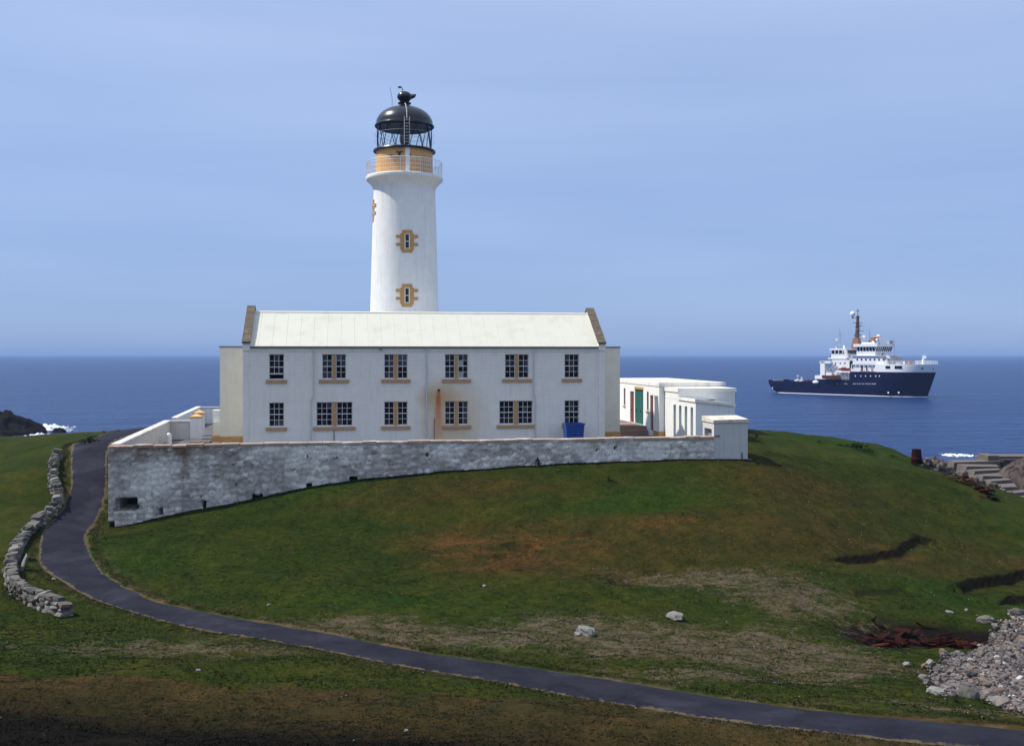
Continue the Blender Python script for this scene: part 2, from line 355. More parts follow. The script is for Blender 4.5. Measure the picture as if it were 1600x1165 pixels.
# ground
def ground_mat():
    m, nt, p = new_mat('turf'); v = coords(nt)
    a = nt.nodes.new('ShaderNodeAttribute'); a.attribute_name = 'Col'
    d = nt.nodes.new('ShaderNodeAttribute'); d.attribute_name = 'dry'
    f1 = noise(nt, v, 1.6, 6, 0.65); f2 = noise(nt, v, 7.0, 5, 0.65); f3 = noise(nt, v, 26, 3, 0.6)
    col = mix(nt, 1.0, a.outputs['Color'], mix(nt, ramp(nt, f2, 0.3, 0.72), (0.70, 0.72, 0.70), (1.32, 1.28, 1.25)), 'MULTIPLY')
    col = mix(nt, 1.0, col, mix(nt, ramp(nt, f1, 0.3, 0.7), (0.60, 0.80, 0.72), (1.48, 1.22, 1.25)), 'MULTIPLY')
    f6 = noise(nt, v, 0.55, 5, 0.6); col = mix(nt, 1.0, col, mix(nt, ramp(nt, f6, 0.32, 0.68), (0.74, 0.84, 0.80), (1.26, 1.12, 1.10)), 'MULTIPLY')
    w = coords(nt, (0.7, 1.25, 1)); f4 = noise(nt, w, 1.5, 5, 0.7); f5 = noise(nt, w, 9.0, 4, 0.7)
    def ma(x, k, y):
        n = nt.nodes.new('ShaderNodeMath'); n.operation = 'MULTIPLY_ADD'; n.inputs[1].default_value = k; nt.links.new(x, n.inputs[0])
        if hasattr(y, 'is_output'): nt.links.new(y, n.inputs[2])
        else: n.inputs[2].default_value = y
        return n.outputs[0]
    t = ma(d.outputs['Fac'], 0.20, ma(f4, 0.62, ma(f5, 0.62, 0.0)))
    dr = ramp(nt, t, 0.745, 0.87, (0, 0, 0, 1), (0.8, 0.8, 0.8, 1))
    col = mix(nt, dr, col, (0.108, 0.078, 0.056))
    nt.links.new(col, p.inputs['Base Color']); p.inputs['Roughness'].default_value = 1.0; p.inputs['Specular IOR Level'].default_value = 0.05
    bump(nt, p, mix(nt, 0.5, f2, f3), 0.8, 0.05)
    return m
M['ground'] = ground_mat()
def grass_mat():
    m, nt, p = new_mat('grass_blades')
    a = nt.nodes.new('ShaderNodeAttribute'); a.attribute_name = 'Col'
    nt.links.new(a.outputs['Color'], p.inputs['Base Color']); up = nt.nodes.new('ShaderNodeCombineXYZ'); up.inputs[2].default_value = 1.0; nt.links.new(up.outputs[0], p.inputs['Normal']); p.inputs['Roughness'].default_value = 1.0; p.inputs['Specular IOR Level'].default_value = 0.1
    return m
M['grass'] = grass_mat()
def asphalt_mat():
    m, nt, p = new_mat('asphalt'); v = coords(nt)
    f = noise(nt, v, 0.8, 6, 0.65); g = noise(nt, v, 14, 4, 0.6); k = noise(nt, v, 3.0, 4, 0.6)
    col = mix(nt, ramp(nt, f, 0.3, 0.7), (0.011, 0.0115, 0.0185), (0.024, 0.0238, 0.034))
    col = mix(nt, ramp(nt, k, 0.60, 0.75), col, (0.009, 0.009, 0.013)); col = mix(nt, ramp(nt, g, 0.62, 0.85), col, (0.034, 0.033, 0.038))
    q_ = noise(nt, v, 0.35, 3, 0.5); col = mix(nt, ramp(nt, q_, 0.55, 0.60), col, mix(nt, 1.0, col, (1.45, 1.42, 1.35, 1), 'MULTIPLY')); vc_ = nt.nodes.new('ShaderNodeTexVoronoi'); vc_.feature = 'DISTANCE_TO_EDGE'; vc_.inputs['Scale'].default_value = 0.55; nt.links.new(v, vc_.inputs['Vector']); col = mix(nt, ramp(nt, vc_.outputs['Distance'], 0.006, 0.02, (.3, .3, .3, 1), (0, 0, 0, 1)), col, (0.004, 0.004, 0.005))
    e = nt.nodes.new('ShaderNodeAttribute'); e.attribute_name = 'edge'
    s = nt.nodes.new('ShaderNodeMath'); s.operation = 'MULTIPLY_ADD'; s.inputs[1].default_value = 0.75; nt.links.new(e.outputs['Fac'], s.inputs[0]); nt.links.new(k, s.inputs[2])
    col = mix(nt, ramp(nt, s.outputs[0], 0.85, 1.1), col, (0.09, 0.07, 0.045))
    nt.links.new(col, p.inputs['Base Color']); p.inputs['Roughness'].default_value = 0.95; p.inputs['Specular IOR Level'].default_value = 0.06
    bump(nt, p, g, 0.4, 0.01)
    return m
M['asphalt'] = asphalt_mat()
M['yard'] = plain('yard_asphalt', (0.085, 0.082, 0.085), 0.9, 0.25, 1.2, dirt=(0.20, 0.17, 0.14))
def sea_mat():
    m, nt, p = new_mat('sea_water'); v = coords(nt, (1, 1, 1))
    w1 = coords(nt, (0.16, 0.42, 1)); w2 = coords(nt, (0.6, 1.3, 1)); w3 = coords(nt, (0.012, 0.05, 1)); w0 = coords(nt, (0.035, 0.085, 1))
    a = noise(nt, w1, 1.0, 6, 0.62); b = noise(nt, w2, 1.0, 5, 0.6); c = noise(nt, w3, 1.0, 4, 0.5); e = noise(nt, w0, 1.0, 7, 0.66)
    col = mix(nt, ramp(nt, c, 0.35, 0.68), (0.003, 0.032, 0.125), (0.006, 0.043, 0.155))
    nt.links.new(col, p.inputs['Base Color']); p.inputs['Roughness'].default_value = 0.32; p.inputs['IOR'].default_value = 1.33; p.inputs['Specular IOR Level'].default_value = 0.24
    h = nt.nodes.new('ShaderNodeMath'); h.operation = 'MULTIPLY_ADD'; h.inputs[1].default_value = 2.2
    nt.links.new(a, h.inputs[0]); nt.links.new(b, h.inputs[2])
    h2 = nt.nodes.new('ShaderNodeMath'); h2.operation = 'MULTIPLY_ADD'; h2.inputs[1].default_value = 13.0
    nt.links.new(e, h2.inputs[0]); nt.links.new(h.outputs[0], h2.inputs[2])
    bump(nt, p, h2.outputs[0], 1.0, 0.6)
    return m
M['sea'] = sea_mat()

# ------------------------------------------------------------------ terrain: survey points (sight line x, y, distance) -> height
def pt(px, py, D): return ((px - 800) / 1600 * D, D, EYE - (py - 553) / 1600 * D)
SURVEY = [pt(*q) for q in (
    (0, 690, 80), (100, 680, 82), (230, 671, 90), (0, 720, 71), (0, 760, 63), (0, 820, 56.5), (0, 900, 48.5), (0, 960, 43.5),
    (-150, 690, 80), (-150, 820, 57), (-200, 960, 43),
    (110, 700, 69.5), (150, 700, 69), (130, 760, 63.5), (105, 825, 57), (140, 825, 58.5), (100, 885, 51.2), (200, 930, 46.5), (350, 973, 42), (500, 1000, 39.4), (650, 1030, 36.8),
    (900, 1070, 33.2), (1150, 1108, 30.4), (1450, 1140, 28.2), (1620, 1152, 27.4),
    (170, 825, 59.5), (253, 806, 59.96), (318, 793, 60.33), (390, 780, 60.7), (478, 760, 61.2), (552, 748, 61.7), (700, 734, 62.6), (850, 724, 63.5), (980, 720, 64.3), (1115, 718, 65.2), (1185, 720, 65.6),
    (250, 850, 54.5), (300, 900, 49.5), (500, 800, 57.8), (500, 850, 53.6), (500, 920, 47), (700, 780, 59), (700, 830, 55), (700, 890, 50), (700, 950, 44.5),
    (900, 760, 60.5), (900, 820, 56), (900, 880, 51.2), (900, 960, 44.3), (1100, 760, 60.5), (1100, 820, 55.6), (1100, 880, 51), (1100, 960, 44.6), (1100, 1040, 36.8),
    (1250, 681, 85), (1250, 730, 67), (1250, 800, 58), (1250, 870, 52.5), (1250, 960, 45), (1250, 1050, 37), (1400, 701, 80), (1400, 760, 66.5), (1400, 830, 58.5), (1400, 900, 52), (1400, 980, 44.8), (1400, 1060, 36.5),
    (1430, 724, 75), (1520, 757, 70), (1600, 797, 66), (1600, 850, 60.5), (1600, 920, 53), (1600, 1000, 45), (1600, 1090, 35.5), (1750, 850, 60), (1750, 1000, 44),
    (0, 1040, 33.5), (300, 1045, 33.6), (600, 1085, 31.5), (900, 1120, 29), (1300, 1155, 27), (300, 1165, 26.0), (800, 1165, 26.3), (1300, 1200, 25.5), (0, 1165, 25.2), (1700, 1200, 25),
    (1450, 735, 80), (1500, 760, 80), (1545, 776, 81), (1600, 790, 84), (1560, 770, 90), (1700, 790, 90), (1480, 740, 92),
)]
SURVEY += [(0, 0, 13.3), (-30, 0, 13.0), (35, 0, 13.0), (0, 12, 9.6), (-20, 14, 9.0), (25, 14, 8.8), (0, -60, 17), (-50, -60, 16), (60, -60, 16), (-60, 30, 6), (70, 30, 3),
           (-30, 100, 8.3), (0, 105, 8.4), (20, 100, 7.4), (30, 94, 6.6), (38, 95, 4.8), (22, 88, 8.0), pt(1200, 678, 86), pt(1300, 686, 84), pt(1350, 692, 82), (-50, 95, 6.5), (-40, 115, 3), (0, 125, 3), (25, 118, 3), (45, 115, 1.2), (-75, 80, 3), (-90, 110, -2), (-40, 140, -2.5), (0, 150, -2.5), (40, 145, -2.5),
           (75, 110, -0.5), (80, 80, 0.6), (95, 60, -1), (110, 100, -2.5), (-100, 50, 1), (75, 60, 2.2)]
SV = np.array(SURVEY)
def _tps(r2): return 0.5 * r2 * np.log(np.maximum(r2, 1e-9))
_A = SV[:, :2] / 50.0; _n = len(_A)
_K = _tps(((_A[:, None] - _A[None]) ** 2).sum(-1)) + np.eye(_n) * 4e-4
_P = np.c_[np.ones(_n), _A]
_S = np.linalg.solve(np.block([[_K, _P], [_P.T, np.zeros((3, 3))]]), np.r_[SV[:, 2], 0, 0, 0])
def base_z(x, y):
    x = np.asarray(x, float); y = np.asarray(y, float); sh = x.shape
    q = np.c_[x.ravel(), y.ravel()] / 50.0; out = np.empty(len(q))
    for i in range(0, len(q), 60000):
        b = q[i:i + 60000]
        k = _tps(((b[:, None] - _A[None]) ** 2).sum(-1))
        out[i:i + 60000] = k @ _S[:_n] + _S[_n] + b @ _S[_n + 1:]
    return np.clip(out.reshape(sh), -3.0, 22)
def hit(px, py):
    """where a sight line from the survey station meets the ground"""
    Y = np.arange(14, 130, 0.1); X = (px - 800) / 1600 * Y; Z = EYE - (py - 553) / 1600 * Y
    d = base_z(X, Y) - Z; i = np.argmax(d > 0)
    if i == 0: i = len(Y) - 1
    t = d[i - 1] / (d[i - 1] - d[i]) if d[i] != d[i - 1] else 0
    y = Y[i - 1] + 0.1 * float(np.clip(t, 0, 1)); return np.array(((px - 800) / 1600 * y, y))

# compound frame: u along the house front, v away from the camera side
TH = R(9); CU = np.array((math.cos(TH), math.sin(TH))); CV = np.array((-math.sin(TH), math.cos(TH))); W0 = np.array((-23.4281, 59.5))
def uv_of(x, y): return (x - W0[0]) * CU[0] + (y - W0[1]) * CU[1], (x - W0[0]) * CV[0] + (y - W0[1]) * CV[1]
def xy_of(u, v): p = W0 + CU * u + CV * v; return p[0], p[1]
def croot(name, u, v, z):
    x, y = xy_of(u, v); return empty(name, (x, y, z), TH)
YARD = 8.55

# road centre line from paired edge sightings
edgeA = [(112, 693), (109, 735), (107, 772), (91, 799), (66, 827), (59, 858), (63, 884), (91, 904), (137, 931), (192, 950), (231, 962), (312, 983), (390, 994), (500, 1014), (650, 1044), (775, 1064), (900, 1088), (1050, 1112), (1300, 1144), (1478, 1163), (1650, 1180)]
edgeB = [(178, 690), (168, 735), (165, 782), (154, 805), (138, 830), (142, 857), (157, 885), (180, 905), (215, 923), (245, 937), (270, 944), (340, 958), (400, 968), (500, 984), (650, 1014), (775, 1032), (900, 1050), (1050, 1073), (1300, 1109), (1448, 1122), (1640, 1142)]
RA = np.array([hit(*p) for p in edgeA]); RB = np.array([hit(*p) for p in edgeB])
# the road runs on past the wall corner up to the side gate
g0 = [xy_of(-4.6, 16), xy_of(-5.0, 22), xy_of(-5.2, 30)]; g1 = [xy_of(-1.3, 16), xy_of(-1.3, 22), xy_of(-1.4, 30)]
RA = np.vstack([np.array(g0)[::-1], RA]); RB = np.vstack([np.array(g1)[::-1], RB])
def resample(P, n):
    # centripetal-ish smooth: Catmull-Rom through the points, then even spacing
    Q = []
    E_ = np.vstack([2 * P[0] - P[1], P, 2 * P[-1] - P[-2]])
    for i in range(1, len(E_) - 2):
        for t in np.linspace(0, 1, 14, endpoint=False):
            a, b, c, d = E_[i - 1], E_[i], E_[i + 1], E_[i + 2]
            Q.append(0.5 * ((2 * b) + (-a + c) * t + (2 * a - 5 * b + 4 * c - d) * t * t + (-a + 3 * b - 3 * c + d) * t ** 3))
    Q.append(P[-1]); Q = np.array(Q)
    for _ in range(3): Q[1:-1] = (Q[:-2] + 2 * Q[1:-1] + Q[2:]) / 4
    s = np.r_[0, np.cumsum(np.hypot(*np.diff(Q, axis=0).T))]; t = np.linspace(0, s[-1], n)
    return np.c_[np.interp(t, s, Q[:, 0]), np.interp(t, s, Q[:, 1])]
NR = 420
RAs, RBs = resample(RA, NR), resample(RB, NR)
RC = (RAs + RBs) / 2; RW = np.hypot(*(RAs - RBs).T) / 2
def road_dist(x, y):
    """signed-ish distance outside the road edge"""
    out = np.full(x.size, 50.0); xf, yf = x.ravel(), y.ravel()
    for i in range(0, x.size, 40000):
        d = np.hypot(xf[i:i + 40000, None] - RC[None, ::2, 0], yf[i:i + 40000, None] - RC[None, ::2, 1]) - RW[None, ::2]
        out[i:i + 40000] = d.min(1)
    return out.reshape(x.shape)

# scarps (eroded turf edges): polyline, drop, width on the low side
def wpts(lst): return np.array([hit(*p) for p in lst])
SCARPS = [(wpts([(1305, 872), (1345, 866), (1400, 858), (1412, 846), (1432, 838), (1455, 843)]), 0.34, 0.9),
          (wpts([(1496, 912), (1520, 902), (1560, 897), (1590, 888), (1650, 880)]), 0.45, 1.2),
          (wpts([(1562, 936), (1580, 930), (1610, 928)]), 0.4, 0.7),
          (wpts([(782, 848), (800, 845), (824, 850)]), 0.26, 0.7), (wpts([(772, 866), (792, 863), (812, 867)]), 0.22, 0.6), (wpts([(780, 884), (800, 880), (825, 884)]), 0.2, 0.6),
          (wpts([(910, 833), (925, 832)]), 0.15, 0.4), (wpts([(945, 902), (982, 899)]), 0.2, 0.6), (wpts([(1008, 886), (1022, 885)]), 0.2, 0.5), (wpts([(450, 812), (470, 811)]), 0.2, 0.5), (wpts([(432, 790), (446, 789)]), 0.18, 0.4),
          (wpts([(640, 905), (655, 903)]), 0.12, 0.4), (wpts([(1330, 930), (1365, 922), (1400, 918)]), 0.15, 0.8)]
HOLLOW = wpts([(1362, 985), (1420, 982), (1480, 988), (1530, 990)])
SHINGLE = wpts([(1440, 1058), (1475, 1035), (1530, 1010), (1545, 985), (1585, 962), (1660, 955), (1860, 980), (1850, 1100), (1600, 1112), (1540, 1095), (1480, 1085)])
def seg_near(x, y, P):
    best = np.full(x.shape, 1e9); side = np.zeros(x.shape)
    for a, b in zip(P[:-1], P[1:]):
        d = b - a; L2 = (d ** 2).sum(); t = np.clip(((x - a[0]) * d[0] + (y - a[1]) * d[1]) / L2, 0, 1)
        ex, ey = x - a[0] - t * d[0], y - a[1] - t * d[1]; dd = np.hypot(ex, ey)
        s = d[0] * ey - d[1] * ex
        side = np.where(dd < best, s, side); best = np.minimum(best, dd)
    return best, side
def in_poly(x, y, P):
    c = np.zeros(x.shape, bool); j = len(P) - 1
    for i in range(len(P)):
        xi, yi, xj, yj = *P[i], *P[j]
        c ^= ((yi > y) != (yj > y)) & (x < (xj - xi) * (y - yi) / (yj - yi + 1e-12) + xi); j = i
    return c
def ground(x, y, road_cut=True):
    x = np.asarray(x, float); y = np.asarray(y, float)
    z = base_z(x, y); u, v = uv_of(x, y)
    rd = road_dist(x, y); away = sstep(0.1, 2.5, rd)
    wallfade = np.where((u > -2) & (u < 46) & (v > -1.2) & (v < 40), 0.3, 1.0)
    n = (fbm(x / 7.0, y / 5.0, 3, 3) - 0.5) * 0.55 + (fbm(x / 1.7, y / 1.2, 5, 3) - 0.5) * 0.26 + (fbm(x / 0.5, y / 0.45, 8, 2) - 0.5) * 0.10
    z = z + n * away * wallfade
    bare = np.zeros(x.shape)
    for P, drop, wd in SCARPS:
        m = (x > P[:, 0].min() - 4) & (x < P[:, 0].max() + 4) & (y > P[:, 1].min() - 4) & (y < P[:, 1].max() + 4)
        if not m.any(): continue
        xm, ym = x[m], y[m]
        wob = (fbm(xm / 0.6, ym / 0.6, 21, 3) - 0.5) * 0.35
        d, s = seg_near(xm + wob, ym + wob, P)
        low = s < 0                       # camera side
        ends = np.minimum(np.hypot(xm - P[0, 0], ym - P[0, 1]), np.hypot(xm - P[-1, 0], ym - P[-1, 1]))
        k = np.where(low, np.exp(-(d / wd) ** 2) * sstep(0.0, 0.12, d), 0) * np.where(d > ends - 1e-6, 0.25, 1.0)
        z[m] = z[m] - drop * k; bare[m] = np.maximum(bare[m], (.5 if drop < .3 else 1.0) * np.where(low, np.exp(-(d / 0.22) ** 2), np.exp(-(d / 0.06) ** 2)))
    d, s = seg_near(x, y, HOLLOW); kk = np.exp(-(d / 1.55) ** 2); z = z - 0.55 * kk; bare = np.maximum(bare, sstep(0.25, 0.7, kk + (fbm(x / 0.5, y / 0.4, 40, 3) - 0.5) * 0.5))
    sh = in_poly(x, y, SHINGLE); z = z - 0.1 * sh
    inside = (u > 4.5) & (v > 4.4) & (u < np.where(v < 3, 38.6, np.where(v < 10.6, 40.3, 42.0))) & (v < 37); z = np.where(inside, YARD - 0.25, z); z = np.where((u > .2) & (v > .2) & (u < 38.6) & (v < 37), np.minimum(z, YARD - .25), z)
    if road_cut: z = z - 0.10 * (1 - sstep(-0.3, 0.12, rd))
    return z, bare, rd, sh

# vegetation zones as soft world-space ellipses
def blob(x, y, c, r): return np.exp(-(((x - c[0]) / r[0]) ** 2 + ((y - c[1]) / r[1]) ** 2))
def zone(px, py, rx, ry): return (hit(px, py), (rx, ry))
BROWN = [zone(760, 850, 5.5, 2.6), zone(880, 850, 5, 2.6), zone(1060, 820, 6, 1.8), zone(1150, 850, 9, 3.2), zone(900, 890, 7, 1.6), zone(1250, 760, 6, 5), zone(1380, 870, 6, 2), zone(1590, 880, 3, 2), zone(560, 775, 5, 2.0), zone(760, 760, 6, 1.6)]
DRY = [zone(560, 975, 3.2, 1.4), zone(720, 990, 4, 1.3), zone(900, 975, 4, 2), zone(1000, 1010, 5, 2.2), zone(1180, 1010, 5, 3), zone(1280, 1040, 4, 2.5), zone(1250, 940, 4, 2.5), zone(1100, 1060, 5, 1.2), zone(250, 1010, 7, 2), zone(700, 1000, 3, 1), zone(1080, 900, 5, 1.5), zone(1500, 1105, 5, 1)]
LUSH = [zone(1040, 780, 3.5, 1.6), zone(960, 790, 3, 1.2), zone(620, 940, 6, 2), zone(1450, 920, 4, 2), zone(480, 770, 5, 1.2), zone(200, 880, 4, 2), zone(1330, 690, 5, 4), zone(780, 1005, 2, 1)]
WORN = [zone(720, 848, 2.6, 1.2), zone(800, 855, 3.2, 1.6), zone(900, 848, 2.6, 1.0), zone(790, 882, 2.2, .8), zone(1050, 818, 2.2, .6), zone(1410, 862, 2.0, .5)]
HEATH = [zone(300, 1062, 12, 1.4), zone(-100, 1080, 12, 2.4)]
def veg(x, y, bare=None, rd=None):
    n1 = fbm(x / 3.1, y / 2.4, 51, 4); n2 = fbm(x / 0.8, y / 0.7, 61, 3); n3 = fbm(x / 9, y / 7, 71, 3)
    k = sstep(0.3, 0.7, 0.55 * n1 + 0.45 * n3)[..., None]
    c = (1 - k) * np.array((0.024, 0.041, 0.0045)) + k * np.array((0.039, 0.047, 0.007))
    br = np.clip(sum(blob(x, y, *b) for b in BROWN), 0, 1); br = br * sstep(0.2, 0.75, n1 * 0.5 + n2 * 0.2 + br * 0.45)
    c = c * (1 - 0.6 * br[..., None]) + np.array((0.056, 0.040, 0.012)) * 0.6 * br[..., None]
    wo = np.clip(sum(blob(x, y, *b) for b in WORN), 0, 1) * sstep(.38, .62, fbm(x / 1.6, y / .55, 63, 4)); c = c * (1 - .8 * wo[..., None]) + np.array((0.098, 0.050, 0.018)) * .8 * wo[..., None]
    lu = np.clip(sum(blob(x, y, *b) for b in LUSH), 0, 1)[..., None] * 0.7
    c = c * (1 - lu) + np.array((0.022, 0.052, 0.006)) * lu
    # rough brown moor grass on the near bank
    edge = 32.6 - 0.028 * (x + 20) - 0.0016 * (x + 20) ** 2 + (n2 - 0.5) * 1.2
    he = sstep(0.25, -0.25, y - edge)
    hc = (np.array((0.052, 0.039, 0.0145)) * (0.75 + 0.5 * n1[..., None]))
    gr = sstep(0.5, 0.68, n3)[..., None] * 0.5; hc = hc * (1 - gr) + np.array((0.036, 0.034, 0.011)) * gr
    painted_shade = np.clip(1.5 * blob(x, y, (-15, 25.0), (10.0, 3.9)) + 0.8 * blob(x, y, (-4, 24.6), (9, 2.4)), 0, 1) * sstep(0.05, 0.4, n1 + 0.1)  # soft shade painted into the near bank's colour, almost black at left
    hc = hc * (1 - 0.93 * painted_shade[..., None]) + np.array((0.0045, 0.004, 0.0035)) * 0.93 * painted_shade[..., None]
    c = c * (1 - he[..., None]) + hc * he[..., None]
    if bare is not None:
        b = np.clip(bare, 0, 1)[..., None]; c = c * (1 - b) + np.array((0.011, 0.0075, 0.0065)) * b
    if rd is not None:
        v = (np.exp(-np.maximum(rd - 0.1, 0) / 0.28) * sstep(0.35, 0.65, n2))[..., None] * 0.75
        c = c * (1 - v) + np.array((0.115, 0.088, 0.052)) * v
    dry = np.clip(sum(blob(x, y, *b) for b in DRY), 0, 1) * (1 - he * 0.7)
    return c * np.array((0.72, 0.72, 0.64)), dry

# ------------------------------------------------------------------ setting: ground sheet
def axis(a, b, fine0, fine1, st, grow=1.13):
    xs = list(np.arange(fine0, fine1 + 1e-6, st)); s = st
    while xs[-1] < b: s *= grow; xs.append(xs[-1] + s)
    s = st
    while xs[0] > a: s *= grow; xs.insert(0, xs[0] - s)
    return np.array(xs)
gx = axis(-160, 170, -34, 44, 0.17); gy = axis(-110, 190, 24, 72, 0.16)
GX, GY = np.meshgrid(gx, gy); GZ, GB, GRD, GSH = ground(GX, GY)
ny, nx = GX.shape
co = np.c_[GX.ravel(), GY.ravel(), GZ.ravel()]
idx = np.arange(nx * ny).reshape(ny, nx)
quads = np.c_[idx[:-1, :-1].ravel(), idx[:-1, 1:].ravel(), idx[1:, 1:].ravel(), idx[1:, :-1].ravel()]
def fast_mesh(name, co, polys, mat, k=4, smooth=True, attrs=None):
    me = bpy.data.meshes.new(name); me.vertices.add(len(co)); me.vertices.foreach_set('co', np.ascontiguousarray(co, np.float32).ravel())
    nf = len(polys); me.loops.add(nf * k); me.polygons.add(nf)
    me.loops.foreach_set('vertex_index', np.ascontiguousarray(polys, np.int32).ravel())
    me.polygons.foreach_set('loop_start', np.arange(0, nf * k, k, dtype=np.int32))
    me.update(calc_edges=True)
    me.polygons.foreach_set('use_smooth', np.full(nf, smooth))
    for nm, typ, arr in (attrs or []):
        a = me.attributes.new(nm, typ, 'POINT')
        a.data.foreach_set('color' if typ == 'FLOAT_COLOR' else 'value', np.ascontiguousarray(arr, np.float32).ravel())
    o = bpy.data.objects.new(name, me); COL.objects.link(o); me.materials.append(mat); return o
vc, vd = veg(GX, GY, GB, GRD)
shc = GSH[..., None] * 1.0; vc = vc * (1 - shc) + np.array((0.11, 0.095, 0.085)) * shc
# bare rock and wrack on ground just above the sea
shore = sstep(4.6, 2.6, GZ + (fbm(GX / 3, GY / 3, 90, 3) - 0.5) * 3) * sstep(70, 78, GY + np.abs(GX) * 0.15)
vc = vc * (1 - shore[..., None]) + np.array((0.09, 0.07, 0.06)) * shore[..., None]
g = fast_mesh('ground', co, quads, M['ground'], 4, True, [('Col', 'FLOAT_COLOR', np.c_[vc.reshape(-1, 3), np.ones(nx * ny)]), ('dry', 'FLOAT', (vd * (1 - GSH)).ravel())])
tag(g, kind='structure')

# road
cols = np.linspace(0, 1, 9)
ex = (fbm(np.arange(NR) / 6.0, np.zeros(NR), 33, 4) - 0.5) * 0.34; ey = (fbm(np.arange(NR) / 6.0, np.zeros(NR) + 9, 35, 4) - 0.5) * 0.34
nrm = (RAs - RBs) / (2 * RW[:, None])
Rl, Rr = RAs + nrm * ex[:, None], RBs + nrm * ey[:, None]
RX = Rl[:, None, 0] * (1 - cols) + Rr[:, None, 0] * cols; RY = Rl[:, None, 1] * (1 - cols) + Rr[:, None, 1] * cols
RZ = base_z(RX, RY) - 0.02 + 0.05 * (1 - (2 * cols[None] - 1) ** 2) - 0.05 * (np.abs(2 * cols[None] - 1) > 0.99)
ii = np.arange(NR * 9).reshape(NR, 9)
rq = np.c_[ii[:-1, :-1].ravel(), ii[:-1, 1:].ravel(), ii[1:, 1:].ravel(), ii[1:, :-1].ravel()]
edge = np.tile(np.abs(2 * cols - 1) ** 5, (NR, 1))
road = fast_mesh('road', np.c_[RX.ravel(), RY.ravel(), RZ.ravel()], rq[:, ::-1], M['asphalt'], 4, True, [('edge', 'FLOAT', edge)])
tag(road, kind='structure')

# sea: rings out to the horizon
rings = [20, 60, 100, 140, 180, 240, 320, 420, 560, 760, 1000, 1400, 2000, 3000, 5000, 8000, 14000]
sv, sf = [(0, 60, 0)], []
for r_ in rings:
    for k in range(64): sv.append((r_ * math.cos(k * math.pi / 32), 60 + r_ * math.sin(k * math.pi / 32), 0))
for k in range(64): sf.append((0, 1 + k, 1 + (k + 1) % 64))
for i in range(len(rings) - 1):
    for k in range(64): sf.append((1 + i * 64 + k, 1 + (i + 1) * 64 + k, 1 + (i + 1) * 64 + (k + 1) % 64, 1 + i * 64 + (k + 1) % 64))
tag(mesh_obj('sea', sv, sf, M['sea']), kind='structure')

# grass: short uneven tufts where the turf is nearest
def scatter_grass(n, fringe=False):
    x = RNG.uniform(-26, 30, n * 2); y = 24 + (70 - 24) * RNG.uniform(0, 1, n * 2) ** 1.25
    ok = np.abs(x) < 0.56 * y; x, y = x[ok][:n], y[ok][:n]
    if fringe:            # longer tufts along the wall foot, the road edges and the dry-stone wall
        k1 = RNG.uniform(0, 39, n // 3); a1 = np.array([xy_of(q, -RNG.uniform(.12, .40)) for q in k1])
        i2 = RNG.integers(60, NR - 1, n - n // 3); e2 = np.where(RNG.uniform(0, 1, len(i2))[:, None] < .5, RAs[i2], RBs[i2])
        o2 = (e2 - RC[i2]) / RW[i2][:, None]; a2 = e2 + o2 * RNG.uniform(0.02, .5, len(i2))[:, None] + RNG.normal(0, .06, (len(i2), 2))
        x, y = np.r_[a1[:, 0], a2[:, 0]], np.r_[a1[:, 1], a2[:, 1]]
    z, bare, rd, sh = ground(x, y); u, v = uv_of(x, y)
    dens = fbm(x / 1.3, y / 1.1, 77, 3)
    keep = (rd > 0.03) & (bare < 0.4) & ~sh & ~((u > -0.1) & (v > -0.05) & (u < 39.1) & (v < 40)) & (dens > 0.22)
    x, y, z, rd, bare, dens = x[keep], y[keep], z[keep], rd[keep], bare[keep], dens[keep]
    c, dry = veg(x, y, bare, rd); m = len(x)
    edge_ = 32.6 - 0.028 * (x + 20) - 0.0016 * (x + 20) ** 2
    tall = np.where(y < edge_, 0.8, 1.0)
    h = RNG.uniform(0.012, 0.038, m) * (0.6 + dens) * tall * (1.5 if fringe else 1.0)
    isdry = RNG.uniform(0, 1, m) < dry * 0.6 * sstep(.42, .62, fbm(x / .9, y / .55, 83, 4)) + 0.015
    c = np.where(isdry[:, None], np.array((0.098, 0.078, 0.058)) * RNG.uniform(0.6, 1.25, (m, 1)), c * RNG.uniform(0.8, 1.35, (m, 1)))
    if fringe: c = c * .6 + np.array((0.050, 0.046, 0.018)) * .8
    B = 3; P = np.empty((m, B, 3, 3)); C = np.empty((m, B, 3, 4)); C[..., 3] = 1
    for b in range(B):
        a = RNG.uniform(0, 2 * np.pi, m); w = RNG.uniform(0.012, 0.03, m); lean = RNG.uniform(0.1, 0.9, m) * h; la = RNG.uniform(0, 2 * np.pi, m)
        ox, oy = RNG.normal(0, 0.035, m), RNG.normal(0, 0.035, m)
        P[:, b, 0] = np.c_[x + ox - np.cos(a) * w, y + oy - np.sin(a) * w, z - 0.02]; P[:, b, 1] = np.c_[x + ox + np.cos(a) * w, y + oy + np.sin(a) * w, z - 0.02]
        P[:, b, 2] = np.c_[x + ox + np.cos(la) * lean, y + oy + np.sin(la) * lean, z + h]
        C[:, b, :, :3] = c[:, None] * RNG.uniform(0.85, 1.2, (m, 1, 1))
    nv = m * B * 3
    return fast_mesh('grass', P.reshape(-1, 3), np.arange(nv).reshape(-1, 3), M['grass'], 3, False, [('Col', 'FLOAT_COLOR', C.reshape(-1, 4))])
tag(scatter_grass(260000), 'short green and brown moor grass over the slopes', 'grass', kind='stuff')
tag(scatter_grass(14000, True), 'longer grass fringe along the road edges and the wall foot', 'grass', kind='stuff')

